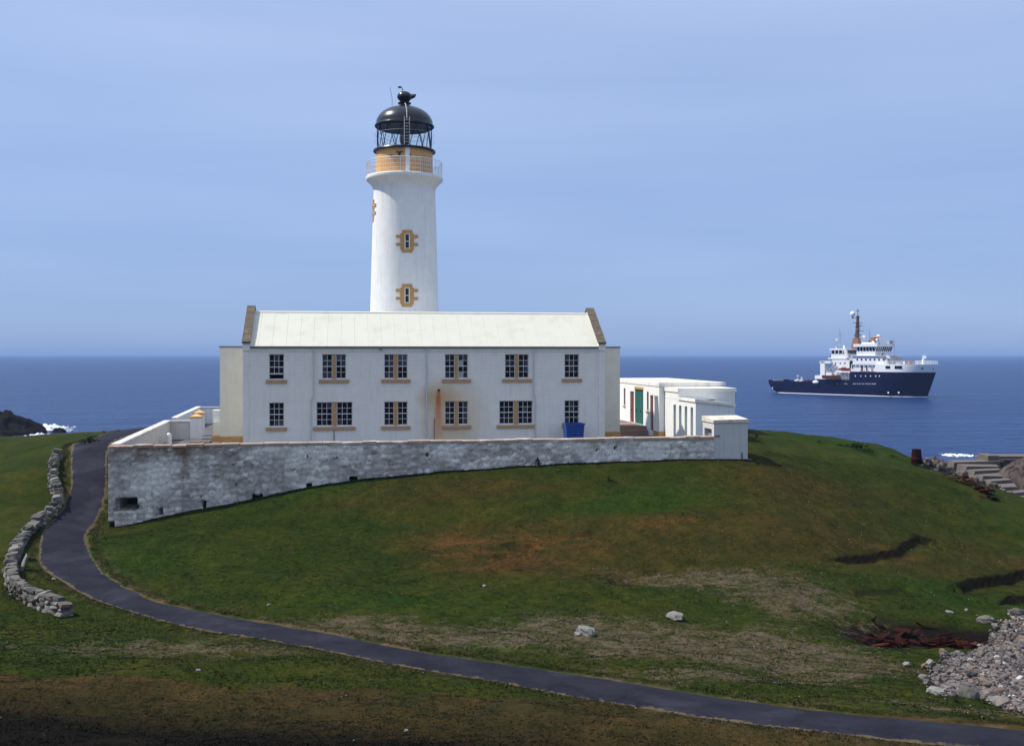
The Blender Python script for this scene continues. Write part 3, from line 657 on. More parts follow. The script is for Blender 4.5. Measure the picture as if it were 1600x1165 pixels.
def specks(n):
    x, y = RNG.uniform(-26, 34, n), RNG.uniform(26, 72, n); z, bare, rd, sh = ground(x, y); u, v = uv_of(x, y)
    k = (rd > .3) & ~sh & ~((u > -.3) & (v > -.3) & (u < 43) & (v < 40)) & (np.abs(x) < .6 * y) & (fbm(x / 4, y / 3, 97, 3) > .44); x, y, z = x[k], y[k], z[k]; m = len(x)
    bv = np.array([(0, 0, 1), (1, 0, 0), (-.5, .87, 0), (-.5, -.87, 0), (0, 0, -.6)]); sz = RNG.uniform(.012, .034, m)
    V = bv[None] * sz[:, None, None] * RNG.uniform(.7, 1.3, (m, 5, 1)) + np.stack([x, y, z + .035], 1)[:, None]
    F = (np.array([(0, 1, 2), (0, 2, 3), (0, 3, 1), (4, 2, 1), (4, 3, 2), (4, 1, 3)])[None] + np.arange(m)[:, None, None] * 5).reshape(-1, 3)
    o = fast_mesh('daisies', V.reshape(-1, 3), F, plain('daisy_white', (.30, .29, .24), .9, .3, 8), 3, False); tag(o, 'tiny pale flower heads and droppings dotted over the turf', 'flowers', kind='stuff')
specks(1100)

# yard surface inside the walls
mb = MB(); mb.add([(*xy_of(a, b), YARD) for a, b in ((.3, .3), (38.9, .3), (38.9, 6.7), (40.6, 6.7), (40.6, 10.6), (42.2, 10.6), (42.2, 36.5), (.3, 36.5))], [tuple(range(8))])
tag(mb.build('yard', M['yard']), kind='structure')

# ------------------------------------------------------------------ lighthouse tower
def lighthouse():
    cu, cv = 18.155, 19.905; cx, cy = xy_of(cu, cv)
    root = empty('lighthouse_tower', (cx, cy, YARD)); O = (0, 0, YARD)     # local origin on the axis
    tag(root, 'tall white round lighthouse tower with ochre band and black domed lantern', 'lighthouse')
    c = (0, 0); F = -math.pi / 2 - math.atan2(cx, -cy) * 0                # angle facing the camera
    F = math.atan2(-cy, -cx)
    prof = [(3.05, 8.55), (2.98, 10), (2.86, 13.5), (2.76, 17), (2.66, 20.5), (2.57, 24), (2.48, 27), (2.45, 27.9), (2.46, 28.05), (2.52, 28.25), (2.64, 28.45), (2.80, 28.62), (2.95, 28.74), (3.0, 28.84)]
    smooth_by_angle(MB(O).lathe(prof, 96, c).build('shaft', M['tower'], root), 40)
    ga = smooth_by_angle(MB(O).lathe([(2.3, 28.84), (3.05, 28.84), (3.07, 28.9), (3.07, 29.06), (3.02, 29.12), (2.2, 29.14)], 96, c).build('gallery', M['tower'], root))
    rl = MB(O)
    for z in (29.42, 29.74, 30.06, 30.26):
        rl.tube([(3.0 * math.cos(a), 3.0 * math.sin(a), z) for a in np.linspace(0, 2 * math.pi, 73)], 0.013 if z < 30.2 else 0.024, 5, False)
    n = 96
    for k in range(n):
        a = 2 * math.pi * k / n; b = a + 2 * math.pi / n * 1.0
        rl.tube([(3 * math.cos(a), 3 * math.sin(a), 29.1), (3 * math.cos(a), 3 * math.sin(a), 30.26)], 0.011 if k % 8 else 0.026, 4)
    rl.build('railing', M['ironwhite'], ga)
    smooth_by_angle(MB(O).lathe([(2.27, 29.12), (2.25, 31.12)], 96, c).build('lantern_base', M['ochre_band'], root))
    # door panel, hooks and small bracket on the band
    ad = F + 0.105
    MB(O).arcbox(c, ad - 0.075, ad + 0.075, 29.16, 31.09, 2.24, 2.31, 3).build('door', M['ironwhite'], root)
    for (da, z, w, h) in ((-0.17, 30.55, 0.03, 0.26), (-0.23, 30.72, 0.05, 0.06), (-0.10, 30.74, 0.05, 0.06), (-0.47, 30.45, 0.015, 0.14), (0.20, 30.5, 0.02, 0.12)):
        MB(O).arcbox(c, F + da - w, F + da + w, z - h / 2, z + h / 2, 2.24, 2.36, 2).build('bracket', M['black'], root)
    MB(O).tube([(2.3 * math.cos(F - 0.23), 2.3 * math.sin(F - 0.23), 30.72), (2.36 * math.cos(F - 0.17), 2.36 * math.sin(F - 0.17), 30.58), (2.3 * math.cos(F - 0.10), 2.3 * math.sin(F - 0.10), 30.74)], 0.035, 5).build('bracket', M['black'], root)
    smooth_by_angle(MB(O).lathe([(2.2, 31.10), (2.48, 31.12), (2.50, 31.18), (2.46, 31.26), (2.05, 31.30)], 72, c).build('lantern_gallery', M['black'], root))
    # glazing: zig-zag bars, two thin hoops, glass
    lan = MB(O); nseg = 12; a0 = F + R(10)
    for k in range(nseg):
        a, b = a0 + k * 2 * math.pi / nseg, a0 + (k + 0.5) * 2 * math.pi / nseg; d = a0 + (k + 1) * 2 * math.pi / nseg
        P = lambda an, z: (2.17 * math.cos(an), 2.17 * math.sin(an), z)
        lan.tube([P(a, 31.28), P(a * .5 + b * .5, 32.25), P(b, 33.2)], 0.032, 5); lan.tube([P(d, 31.28), P(d * .5 + b * .5, 32.25), P(b, 33.2)], 0.032, 5)
    lan.build('lantern_bars', M['black'], root)
    hw = MB(O)
    for z in (31.95, 32.5): hw.tube([(2.36 * math.cos(a), 2.36 * math.sin(a), z) for a in np.linspace(0, 2 * math.pi, 61)], 0.012, 4, False)
    hw.build('handrail', M['irongrey'], root)
    for k in range(24):
        a = a0 + k * 2 * math.pi / 24
        MB(O).add([(2.15 * math.cos(a), 2.15 * math.sin(a), 31.29), (2.15 * math.cos(a + math.pi / 12), 2.15 * math.sin(a + math.pi / 12), 31.29), (2.15 * math.cos(a + math.pi / 12), 2.15 * math.sin(a + math.pi / 12), 33.18), (2.15 * math.cos(a), 2.15 * math.sin(a), 33.18)], [(0, 1, 2, 3)]).build('pane', M['lantern_glass'], root)
    smooth_by_angle(MB(O).lathe([(0.0, 31.38), (0.28, 31.4), (0.22, 31.7), (0.34, 31.85), (0.40, 32.2), (0.34, 32.7), (0.2, 32.95), (0.12, 33.8)], 20, c).build('lamp', M['black'], root))
    dome = [(2.34, 33.12), (2.38, 33.16), (2.38, 33.23), (2.30, 33.28), (2.26, 33.4)]
    for t in np.linspace(0.12, 1.0, 14):
        q = t * math.pi / 2; dome.append((2.28 * math.cos(q) ** 0.85 + 0.01, 33.26 + 1.52 * math.sin(q)))
    dome[-1] = (0.42, 34.78); dome = [d for d in dome if d[0] >= 0.42] + [(0.36, 34.84), (0.36, 35.0)]
    inner = [(0.3, 34.55), (1.2, 34.25), (1.9, 33.7), (2.12, 33.3), (2.10, 33.0), (2.13, 33.0), (2.16, 33.16)]
    dm = smooth_by_angle(MB(O).lathe(inner + dome, 72, c).build('dome', M['black'], root), 28)
    smooth_by_angle(MB(O).lathe([(0.36, 34.98), (0.52, 35.0), (0.54, 35.08), (0.40, 35.14), (0.34, 35.2), (0.40, 35.26), (0.56, 35.42), (0.60, 35.6), (0.52, 35.8), (0.34, 35.95), (0.1, 36.02), (0.0, 36.03)], 28, c).build('vent_ball', M['black'], dm))
    rt = Vector((-math.sin(F), math.cos(F), 0)); 
    # cowl beak to the right, bird-like vane arm to the upper left
    b0 = rt * 0.45
    MB(O).add([(b0.x, b0.y, 35.8), (b0.x * 2.1, b0.y * 2.1, 35.82), (b0.x * 1.9, b0.y * 1.9, 35.55), (b0.x, b0.y, 35.35), (b0.x + .15, b0.y - .2, 35.6), (b0.x + .15, b0.y + .2, 35.6)],
              [(0, 4, 3), (0, 1, 4), (1, 2, 4), (2, 3, 4), (0, 3, 5), (0, 5, 1), (1, 5, 2), (2, 5, 3)]).build('vent_cowl', M['black'], dm)
    mv = MB(O); mv.tube([-rt * 0.1 + Vector((0, 0, 35.9)), -rt * 0.18 + Vector((0, 0, 36.28)), -rt * 0.42 + Vector((0, 0, 36.34))], 0.035, 5)
    mv.ball(-rt * 0.38 + Vector((0, 0, 36.34)), 0.12, 8, 5, (1.4, 1.0, 0.7)); mv.build('wind_vane', M['black'], dm)
    # whip aerial and its pole
    lf = -rt * 1.0
    MB(O).tube([lf + Vector((0, 0, 34.2)), lf * 0.98 + Vector((0, 0, 35.4)), lf * 1.1 + Vector((0, 0, 36.0)), lf * 1.16 + Vector((0, 0, 36.35))], [0.03, 0.025, 0.02, 0.02], 5).build('aerial', M['irongrey'], dm)
    # ladder up the glazing and rail over the dome
    al = F + 0.08; ld = MB(O); e1 = Vector((math.cos(al), math.sin(al), 0)); e2 = Vector((-math.sin(al), math.cos(al), 0))
    for s in (-0.2, 0.2): ld.tube([e1 * 2.44 + e2 * s + Vector((0, 0, 31.3)), e1 * 2.46 + e2 * s + Vector((0, 0, 33.45))], 0.035, 5)
    for z in np.arange(31.5, 33.4, 0.24): ld.tube([e1 * 2.45 - e2 * 0.2 + Vector((0, 0, z)), e1 * 2.45 + e2 * 0.2 + Vector((0, 0, z))], 0.022, 4)
    ld.build('ladder', M['irongrey'], root)
    MB(O).tube([e1 * 2.42 + Vector((0, 0, 33.3)), e1 * 2.26 + Vector((0, 0, 33.8)), e1 * 1.85 + Vector((0, 0, 34.3)), e1 * 1.2 + Vector((0, 0, 34.68)), e1 * 0.5 + Vector((0, 0, 34.95)), e1 * 0.4 + Vector((0, 0, 35.1))], 0.045, 6).build('dome_rail', M['irongrey'], dm)
    # windows with stepped ochre margins
    def rad(z): return float(np.interp(z, [p[1] for p in prof[:8]], [p[0] for p in prof[:8]]))
    for (aw, zc) in ((F + R(4.6), 23.74), (F + R(4.2), 19.54), (F - R(83), 26.35)):
        r = rad(zc); w = MB(O)
        q = lambda x: x / r
        wn_ = MB(O).arcbox(c, aw - q(.16), aw + q(.16), zc - .55, zc + .55, r - .1, r + .03, 3).build('window', M['pane'], root)
        for (x0, x1, z0, z1) in ((-.40, .40, .60, .87), (-.52, -.2, -.58, .60), (.2, .52, -.58, .60), (-.87, -.52, .28, .50), (.52, .87, .28, .50), (-.87, -.52, -.34, -.12), (.52, .87, -.34, -.12), (-.40, .40, -.88, -.58), (-.50, -.40, -.70, -.58), (.40, .50, -.70, -.58)):
            MB(O).arcbox(c, aw + q(x0), aw + q(x1), zc + z0, zc + z1, r - .12, r + .055, 4).build('quoin', M['ochre'], wn_)
        fr = MB(O)
        for (x0, x1, z0, z1) in ((-.2, -.13, -.58, .6), (.13, .2, -.58, .6), (-.13, .13, .54, .6), (-.13, .13, -.58, -.52), (-.13, .13, -.03, .03)):
            fr.arcbox(c, aw + q(x0), aw + q(x1), zc + z0, zc + z1, r - .1, r + .045, 2)
        fr.build('frame', M['sash'], wn_)
lighthouse()

# ------------------------------------------------------------------ keepers' house
def house():
    vf = 7.664; U0, U1 = 6.83, 31.54; O = (U0, vf, YARD)
    root = croot('keepers_house', U0, vf, YARD)
    tag(root, 'long two-storey white house with pale roof and dark gable copings before the tower', 'house')
    zE, zR, dep = 15.50, 17.98, 7.1; vr = vf + dep / 2
    UP = (13.30, 15.0); LO = (10.12, 11.77)
    wins = [  # (u0,u1,z0,z1,cols per light, lights, special)
        (8.49, 9.49, *UP, 3, 1, 'raised'), (11.98, 13.59, *UP, 2, 2, 'dim'), (16.13, 17.73, *UP, 2, 2, 'dim'), (20.27, 21.88, *UP, 2, 2, 'blind'), (24.44, 26.12, *UP, 2, 2, ''), (28.65, 29.70, *UP, 3, 1, ''),
        (8.49, 9.49, *LO, 3, 1, ''), (11.60, 14.02, *LO, 3, 2, ''), (16.13, 17.73, *LO, 2, 2, ''), (20.27, 21.88, *LO, 2, 2, 'half'), (24.04, 26.40, *LO, 3, 2, ''), (28.65, 29.70, *LO, 3, 1, '')]
    mb = MB(O); fn = lambda h, d, z: (h, vf + d, z)
    mb.panel(fn, U0, U1, YARD - 0.3, zE, [w[:4] for w in wins], 0.22)
    vb = vf + dep
    for (a, b) in (((U1, vf), (U1, vb)), ((U1, vb), (U0, vb)), ((U0, vb), (U0, vf))):
        mb.add([(*a, YARD - 0.3), (*b, YARD - 0.3), (*b, zE), (*a, zE)], [(0, 1, 2, 3)])
    mb.build('wall', M['facade'], root)
    # corner strips and eaves band, proud of the face
    for (a, b) in ((U0 - .012, U0 + .36), (U1 - .46, U1 - .10)):
        MB(O).box(a, b, vf - 0.05, vf + 0.05, YARD - 0.3, 15.2).build('corner_strip', M['facade'], root)
    MB(O).box(U0 + .38, U1 - .48, vf - 0.04, vf + 0.05, 15.17, 15.40).build('eaves_band', M['facade'], root)
    gt = MB(O)
    for k in range(1):
        gt.box(U0 + .45, U1 - .5, vf - 0.17, vf - 0.045, 15.41, 15.52)
    gt.build('gutter', M['gutter'], root)
    MB(O).box(U0 + .40, U1 - .5, vf - 0.035, vf + 0.02, 15.405, 15.50).build('fascia', M['gutter'], root)
    # roof: sheeted, slim standing ribs, lap lines
    ua, ub = U0 + .42, U1 - .46; ov = -0.13
    def rp(u, t, lift=0.0):           # t 0 eave .. 1 ridge on front pitch
        return (u, vf + ov + (vr - vf - ov) * t, 15.53 + (zR - 15.53) * t + lift)
    rf = MB(O); rf.hexa([rp(ua, 0, -0.05), rp(ub, 0, -0.05), rp(ub, 1, -0.05), rp(ua, 1, -0.05), rp(ua, 0), rp(ub, 0), rp(ub, 1), rp(ua, 1)])
    rb = lambda u, t, l=0.0: (u, vb - ov - (vb - ov - vr) * t, 15.53 + (zR - 15.53) * t + l)
    rf.hexa([rb(ua, 0, -0.05), rb(ua, 1, -0.05), rb(ub, 1, -0.05), rb(ub, 0, -0.05), rb(ua, 0), rb(ua, 1), rb(ub, 1), rb(ub, 0)])
    roof = rf.build('roof', M['roof'], root)
    u = ua + 0.5; k = 0
    while u < ub - 0.2:
        MB(O).hexa([rp(u, 0.0, -0.01), rp(u + .035, 0.0, -0.01), rp(u + .035, .99, -0.01), rp(u, .99, -0.01), rp(u + .005, 0.0, 0.014), rp(u + .03, 0.0, 0.014), rp(u + .03, .99, 0.014), rp(u + .005, .99, 0.014)]).build('roof_rib', M['roof'], roof)
        u += 0.91
    MB(O).hexa([rp(ua, .96, 0.0), rp(ub, .96, 0.0), (ub, vr + .12, zR - .05), (ua, vr + .12, zR - .05), rp(ua, .965, 0.06), rp(ub, .965, .06), (ub, vr + .10, zR + .05), (ua, vr + .10, zR + .05)]).build('ridge_cap', M['roof'], roof)
    # gable parapets with skew copings
    for side, (a, b) in (('w', (U0, U0 + .42)), ('e', (U1 - .44, U1))):
        poly = [(vf, 15.2), (vf - .02, 15.78), (vr, zR + .30), (vb + .02, 15.78), (vb, 15.2)]
        n = len(poly); m = MB(O)
        m.add([(a, p[0], p[1]) for p in poly] + [(b, p[0], p[1]) for p in poly], [tuple(range(n)), tuple(range(2 * n - 1, n - 1, -1))] + [(i, i + n, (i + 1) % n + n, (i + 1) % n) for i in range(n)])
        par = m.build('gable_parapet', M['white'], root)
        MB(O).box(a - .03, b + .03, vf - .10, vf + .35, 15.22, 15.74).build('kneeler', M['facade'], root)
        ns = 5
        for i in range(ns):
            t0, t1 = i / ns + .004, (i + 1) / ns - .004
            for sgn in (1, -1):
                def cp(t, l, ux):
                    v_ = (vf - .22) + (vr - vf + .22) * t; z_ = 15.70 + (zR + .30 - 15.70) * t + l
                    return (ux, v_ if sgn > 0 else 2 * vr - v_, z_)
                j = random.uniform(-.008, .008); aa, bb = a - .08 + j, b + .06 + j
                p = [cp(t0, 0, aa), cp(t0, 0, bb), cp(t1, 0, bb), cp(t1, 0, aa), cp(t0, .13 + j, aa), cp(t0, .13 + j, bb), cp(t1, .13 + j, bb), cp(t1, .13 + j, aa)]
                if sgn < 0: p = [p[1], p[0], p[3], p[2], p[5], p[4], p[7], p[6]]
                MB(O).hexa(p).build('coping_stone', M['coping'], par)
    # windows
    panes = {}
    for (a, b, z0, z1, nc, nl, sp) in wins:
        mull = 0.22 if nc == 2 else 0.28
        wdw = MB(O); lw = (b - a - (mull if nl == 2 else 0)) / nl; vs0, vs1 = vf + .13, vf + .18
        lights = [(a + i * (lw + mull), a + i * (lw + mull) + lw) for i in range(nl)]
        cells = []
        for (x0, x1) in lights:
            st = 0.05; bar = 0.028
            zs0 = z0 + (0.34 if sp == 'raised' else 0.0)
            wdw.box(x0, x0 + st, vs0, vs1, z0, z1); wdw.box(x1 - st, x1, vs0, vs1, z0, z1)
            wdw.box(x0 + st, x1 - st, vs0, vs1, z1 - .05, z1); wdw.box(x0 + st, x1 - st, vs0 - (.03 if sp == 'raised' else 0), vs1, zs0, zs0 + .085)
            if sp == 'raised': wdw.box(x0 + st, x1 - st, vs0, vs1, z0, z0 + .05)
            nr = 3 if sp == 'raised' else 4
            zz = np.linspace(zs0 + .085, z1 - .05, nr + 1); xx = np.linspace(x0 + st, x1 - st, nc + 1)
            for i in range(1, nr): hb = .028 if i == nr // 2 else bar / 2; wdw.box(x0 + st, x1 - st, vs0 + .005, vs1 - .005, zz[i] - hb, zz[i] + hb)
            for j in range(1, nc):
                for i in range(nr): wdw.box(xx[j] - bar / 2, xx[j] + bar / 2, vs0 + .008, vs1 - .008, zz[i] + .01, zz[i + 1] - .01)
            for i in range(nr):
                for j in range(nc): cells.append(((xx[j] + xx[j + 1]) / 2, (zz[i] + zz[i + 1]) / 2, xx[1] - xx[0], zz[1] - zz[0], i, j, x0 == lights[-1][0]))
        wo = wdw.build('window', M['sash'], root)
        for (cx, cz, w, h, i, j, second) in cells:
            mat = M['pane']
            if sp == 'dim' and random.random() < 0.45: mat = M['pane_curtain']
            if sp == 'half' and j == (1 if second else 0) and random.random() < .8: mat = M['pane_curtain']
            if sp == 'blind' and second and j == 0 and i in (0, 2): mat = M['pane_bright']
            if sp == '' and random.random() < 0.07: mat = M['pane_curtain']
            key = (round(w, 2), round(h, 2), mat.name)
            if key not in panes:
                me = bpy.data.meshes.new('pane'); me.from_pydata([(-w / 2, 0, -h / 2), (w / 2, 0, -h / 2), (w / 2, 0, h / 2), (-w / 2, 0, h / 2)], [], [(0, 1, 2, 3)]); me.materials.append(mat); panes[key] = me
            po = bpy.data.objects.new('pane', panes[key]); COL.objects.link(po); po.parent = wo
            po.location = (cx - O[0], vf + .158 - O[1], cz - O[2]); po.rotation_euler = (random.uniform(-.03, .03), 0, random.uniform(-.03, .03))
        if nl == 2:
            MB(O).box(lights[0][1] + .003, lights[1][0] - .003, vf + .03, vf + .20, z0 - .02, z1).build('mullion', M['ochre'], wo)
        MB(O).box(a - .19, b + .19, vf - .10, vf + .21, z0 - .24, z0 - .02).build('sill', M['sill'], wo)
    # downpipes, one straight and two with a kink at the string level
    for (u, kink) in ((11.43, -.16), (19.02, 0), (26.45, .12)):
        zt = 12.1; m = MB(O)
        if kink: m.tube([(u, vf - .10, 15.42), (u, vf - .10, zt + .12), (u + kink, vf - .10, zt - .2), (u + kink, vf - .10, YARD)], .048, 7)
        else: m.tube([(u, vf - .10, 15.42), (u, vf - .10, YARD)], .048, 7)
        m.build('downpipe', M['pipe'], root)
    MB(O).tube([(19.55, vf - .06, 10.6), (19.55, vf - .06, YARD)], .022, 5).build('conduit', M['gutter'], root)
    MB(O).tube([(12.78, vf - .04, 9.85), (12.78, vf - .04, YARD)], .03, 5).build('conduit', M['gutter'], root)
    MB(O).box(19.80, 19.92, vf - .09, vf + .02, 12.48, 12.60).build('iron_bracket', M['black'], root)
    MB(O).box(15.83, 15.98, vf - .2, vf - .02, 15.28, 15.42).build('gutter_outlet', M['gutter'], root)
    # flat-roofed rear wing, wider than the house
    v0 = 14.80
    MB(O).box(4.45, 34.55, v0, v0 + .9, 8.98, 15.48).build('rear_wing', M['cream'], root)
    MB(O).box(4.40, 34.60, v0 - .05, v0 + .95, 15.485, 15.58).build('wing_coping', M['gutter'], root)
    MB(O).box(4.41, 34.59, v0 - .04, v0 + .94, YARD - .2, 8.975).build('wing_plinth', M['ochre'], root)
    MB(O).box(3.86, 4.42, v0 + .9, v0 + 2.0, 8.98, 9.98).build('porch_wall', M['cream'], root)
    MB(O).box(3.78, 4.40, v0 + .85, v0 + 2.05, YARD - .2, 8.97).build('porch_plinth', M['ochre'], root)
    MB(O).box(3.80, 4.40, v0 + 1.1, v0 + 1.9, 9.99, 10.85).build('porch_pier', M['white'], root)
house()

# ------------------------------------------------------------------ front yard wall: tall harled rubble
def front_wall():
    root = croot('yard_wall', 0, 0, 4.4); O = (0, 0, 4.4)
    tag(root, 'long weathered harled stone wall in front of the white house, tallest at its left corner', 'wall')
    L = 36.72; st = 0.09
    us = np.arange(0, L + st / 2, st); us[-1] = L - 0.006; zs = np.arange(4.4, 9.56, st); UU, ZZ = np.meshgrid(us, zs)
    f1, f2, hid = worley(UU / 0.44 + fbm(UU, ZZ, 4, 2) * .9, ZZ / 0.34 + fbm(UU, ZZ, 6, 2) * .9, 3)
    harl = fbm(UU / 2.2, ZZ / 1.3, 12, 4) * 0.75 + 0.22 * sstep(6, 30, UU) * fbm(UU / 5, ZZ / 2, 14, 2) - 0.16 * np.exp(-((UU - 27) / 4) ** 2)
    harl = np.clip((harl - 0.28) * 1.9, 0, 1)
    bul = np.clip((f2 - f1) / 0.35, 0, 1) * (0.03 + 0.08 * hid) * (1 - 0.6 * harl) + fbm(UU / 0.7, ZZ / 0.6, 18, 3) * 0.07 + fbm(UU / 3, ZZ / 2, 19, 2) * 0.10
    stain = np.exp(-((9.6 - ZZ) / 0.55) ** 2) * sstep(9, 4, UU) + 0.5 * np.exp(-((UU - 4.3) / .35) ** 2) * sstep(6.5, 9, ZZ) * (UU < 6) + 0.35 * sstep(.62, .75, fbm(UU / .9, ZZ / 1.6, 27, 3))
    harl = np.clip(harl * .85 + (hid - .5) * .45 + .14, 0, 1); joint = np.clip(1 - (f2 - f1) / .16, 0, 1) * (1 - .7 * harl)
    V = -bul
    holes = [(0.36, 1.62, 5.92, 6.62, 2.6), (8.15, 8.62, 6.35, 6.62, .8), (13.8, 14.25, 7.35, 7.62, .8), (11.35, 11.6, 7.0, 7.28, .7), (2.86, 3.02, 5.62, 6.0, .7), (5.28, 5.46, 5.95, 6.35, .7), (-.02, .3, 4.9, 5.3, .3), (18.4, 18.6, 8.75, 8.95, .3), (30.2, 30.35, 9.1, 9.2, .3), (29.0, 29.12, 8.9, 9.0, .3)]
    for (a, b, c, d, dep) in holes:
        w = (fbm(UU / .3, ZZ / .3, 44, 3) - .5) * .22
        ins = (UU > a + w * .6) & (UU < b + w * .6) & (ZZ > c + w * .8) & (ZZ < d + w * .8)
        V = np.where(ins, dep * 1.62, V); stain = np.where(ins, 0.0, stain); harl = np.where(ins, 0.0, harl)
    ny_, nx_ = UU.shape; id_ = np.arange(nx_ * ny_).reshape(ny_, nx_)
    q = np.c_[id_[:-1, :-1].ravel(), id_[:-1, 1:].ravel(), id_[1:, 1:].ravel(), id_[1:, :-1].ravel()]
    o = fast_mesh('wall_face', np.c_[UU.ravel(), V.ravel(), ZZ.ravel() - 4.4], q, M['rubble'], 4, True, [('harl', 'FLOAT', harl), ('stain', 'FLOAT', stain), ('joint', 'FLOAT', joint)]); o.parent = root
    # core behind the face, with end returns
    m = MB(O); m.add([(0, .02, 4.4), (0, .6, 4.4), (0, .6, 9.55), (0, .02, 9.55)], [(0, 3, 2, 1)]); m.add([(0, .6, 8.2), (L, .6, 8.2), (L, .6, 9.55), (0, .6, 9.55)], [(1, 0, 3, 2)])
    m.build('wall_back', M['greywash'], root)
    u = -.06; k = 0
    while u < L - .1:
        w = random.uniform(.8, 1.5); e = min(u + w, L - .01); j = random.uniform(-.02, .02)
        mt = M['cope_rust'] if u < 7 and random.random() < .6 else M['cope_wall']
        zt = 9.655 + .0025 * u + j * 1.6
        hx = MB(O); hx.hexa([(u + .006, -.13 + j, 9.55), (e - .006, -.13 + j, 9.55), (e - .006, .66, 9.55), (u + .006, .66, 9.55), (u + .02, -.11 + j, zt), (e - .02, -.11 + j, zt + .01), (e - .02, .64, zt + .02), (u + .02, .64, zt + .02)])
        hx.build('coping_slab', mt, root); u = e
front_wall()

# ------------------------------------------------------------------ side yard walls, gate piers, posts
def side_walls():
    root = croot('side_wall', 0, 0.62, YARD - 3); O = (0, .62, YARD - 3)
    tag(root, 'low white yard wall receding from the tall corner toward the sea on the left', 'wall')
    m = MB(O); z = lambda v: 9.60 + .0155 * v
    m.hexa([(0, .62, 4.6), (.45, .62, 4.6), (.45, 18.2, 7.0), (0, 18.2, 7.0), (0, .62, z(0)), (.45, .62, z(0)), (.45, 18.2, z(18)), (0, 18.2, z(18))])
    m.build('wall', M['greywash'], root)
    v = .64
    while v < 18.0:
        e = min(v + random.uniform(1.0, 1.6), 18.25)
        MB(O).hexa([(-.05, v, z(v) + .004), (.50, v, z(v) + .004), (.50, e - .01, z(e) + .004), (-.05, e - .01, z(e) + .004), (-.03, v, z(v) + .12), (.48, v, z(v) + .12), (.48, e - .01, z(e) + .12), (-.03, e - .01, z(e) + .12)]).build('coping_slab', M['cope_white'], root)
        v = e
    # return across to the gate pier
    r2 = croot('gate_wall', .5, 18.2, YARD); O2 = (.5, 18.2, YARD)
    tag(r2, 'short grey-white wall joining the side wall to the first ochre-capped gate pier', 'wall')
    MB(O2).box(.46, 1.9, 18.0, 18.4, YARD - .2, 9.86).build('wall', M['greywash'], r2)
    MB(O2).box(.46, 1.9, 17.95, 18.45, 9.865, 9.97).build('coping_slab', M['cope_white'], r2)
    def pier(u, v, w, h, label):
        r = croot('gate_pier', u, v, YARD); Oz = (u, v, YARD)
        tag(r, label, 'gate pier', 'ochre-capped gate piers')
        MB(Oz).box(u - w / 2, u + w / 2, v - w / 2, v + w / 2, YARD - .1, YARD + h).build('shaft', M['white'], r)
        MB(Oz).box(u - w / 2 - .06, u + w / 2 + .06, v - w / 2 - .06, v + w / 2 + .06, YARD + h + .003, YARD + h + .10).build('cap', M['ochre_band'], r)
        a = w / 2 + .05; t = YARD + h + .103
        MB(Oz).add([(u - a, v - a, t), (u + a, v - a, t), (u + a, v + a, t), (u - a, v + a, t), (u, v, t + .22)], [(0, 1, 4), (1, 2, 4), (2, 3, 4), (3, 0, 4), (0, 3, 2, 1)]).build('cap_point', M['ochre_band'], r)
    pier(2.28, 18.3, .78, 1.62, 'nearer white gate pier with ochre cap at the back of the yard')
    pier(2.05, 21.6, .74, 1.72, 'farther white gate pier with ochre cap, half behind the nearer pier')
    r3 = croot('sea_wall', 0, 22, YARD); O3 = (0, 22, YARD)
    tag(r3, 'far low white wall behind the gate piers, against the sea', 'wall')
    MB(O3).hexa([(-.2, 22.3, 7), (.2, 22.3, 7), (.2, 36, 7.5), (-.2, 36, 7.5), (-.2, 22.3, 9.95), (.2, 22.3, 9.95), (.2, 36, 10.15), (-.2, 36, 10.15)]).build('wall', M['white'], r3)
    MB(O3).box(.21, 30, 35.7, 36.1, 7.5, 10.0).build('wall', M['white'], r3)
    MB(O3).box(.21, 30, 35.64, 36.16, 10.004, 10.10).build('coping_slab', M['cope_white'], r3)
    # small white post standing in the yard
    pr = croot('bollard', 1.05, 13.7, YARD); Op = (1.05, 13.7, YARD)
    tag(pr, 'small round-topped white post in the yard beside the side wall', 'bollard')
    smooth_by_angle(MB(Op).lathe([(.20, YARD - .1), (.19, YARD + .62), (.16, YARD + .74), (.08, YARD + .81), (0, YARD + .83)], 20, (1.05, 13.7)).build('post', M['white'], pr))
    MB(Op).lathe([(.24, YARD - .05), (.24, YARD + .09), (.2, YARD + .12)], 20, (1.05, 13.7)).build('base', M['greywash'], pr)
    # pale doorstep slab by the wing
    s = croot('doorstep', 3.2, 14.2, YARD); Os = (3.2, 14.2, YARD)
    tag(s, 'pale worn concrete doorstep slab by the cream wing of the house', 'step')
    MB(Os).box(2.4, 3.85, 13.6, 15.2, YARD - .1, YARD + .14, .03).build('slab', M['concrete'], s)
side_walls()

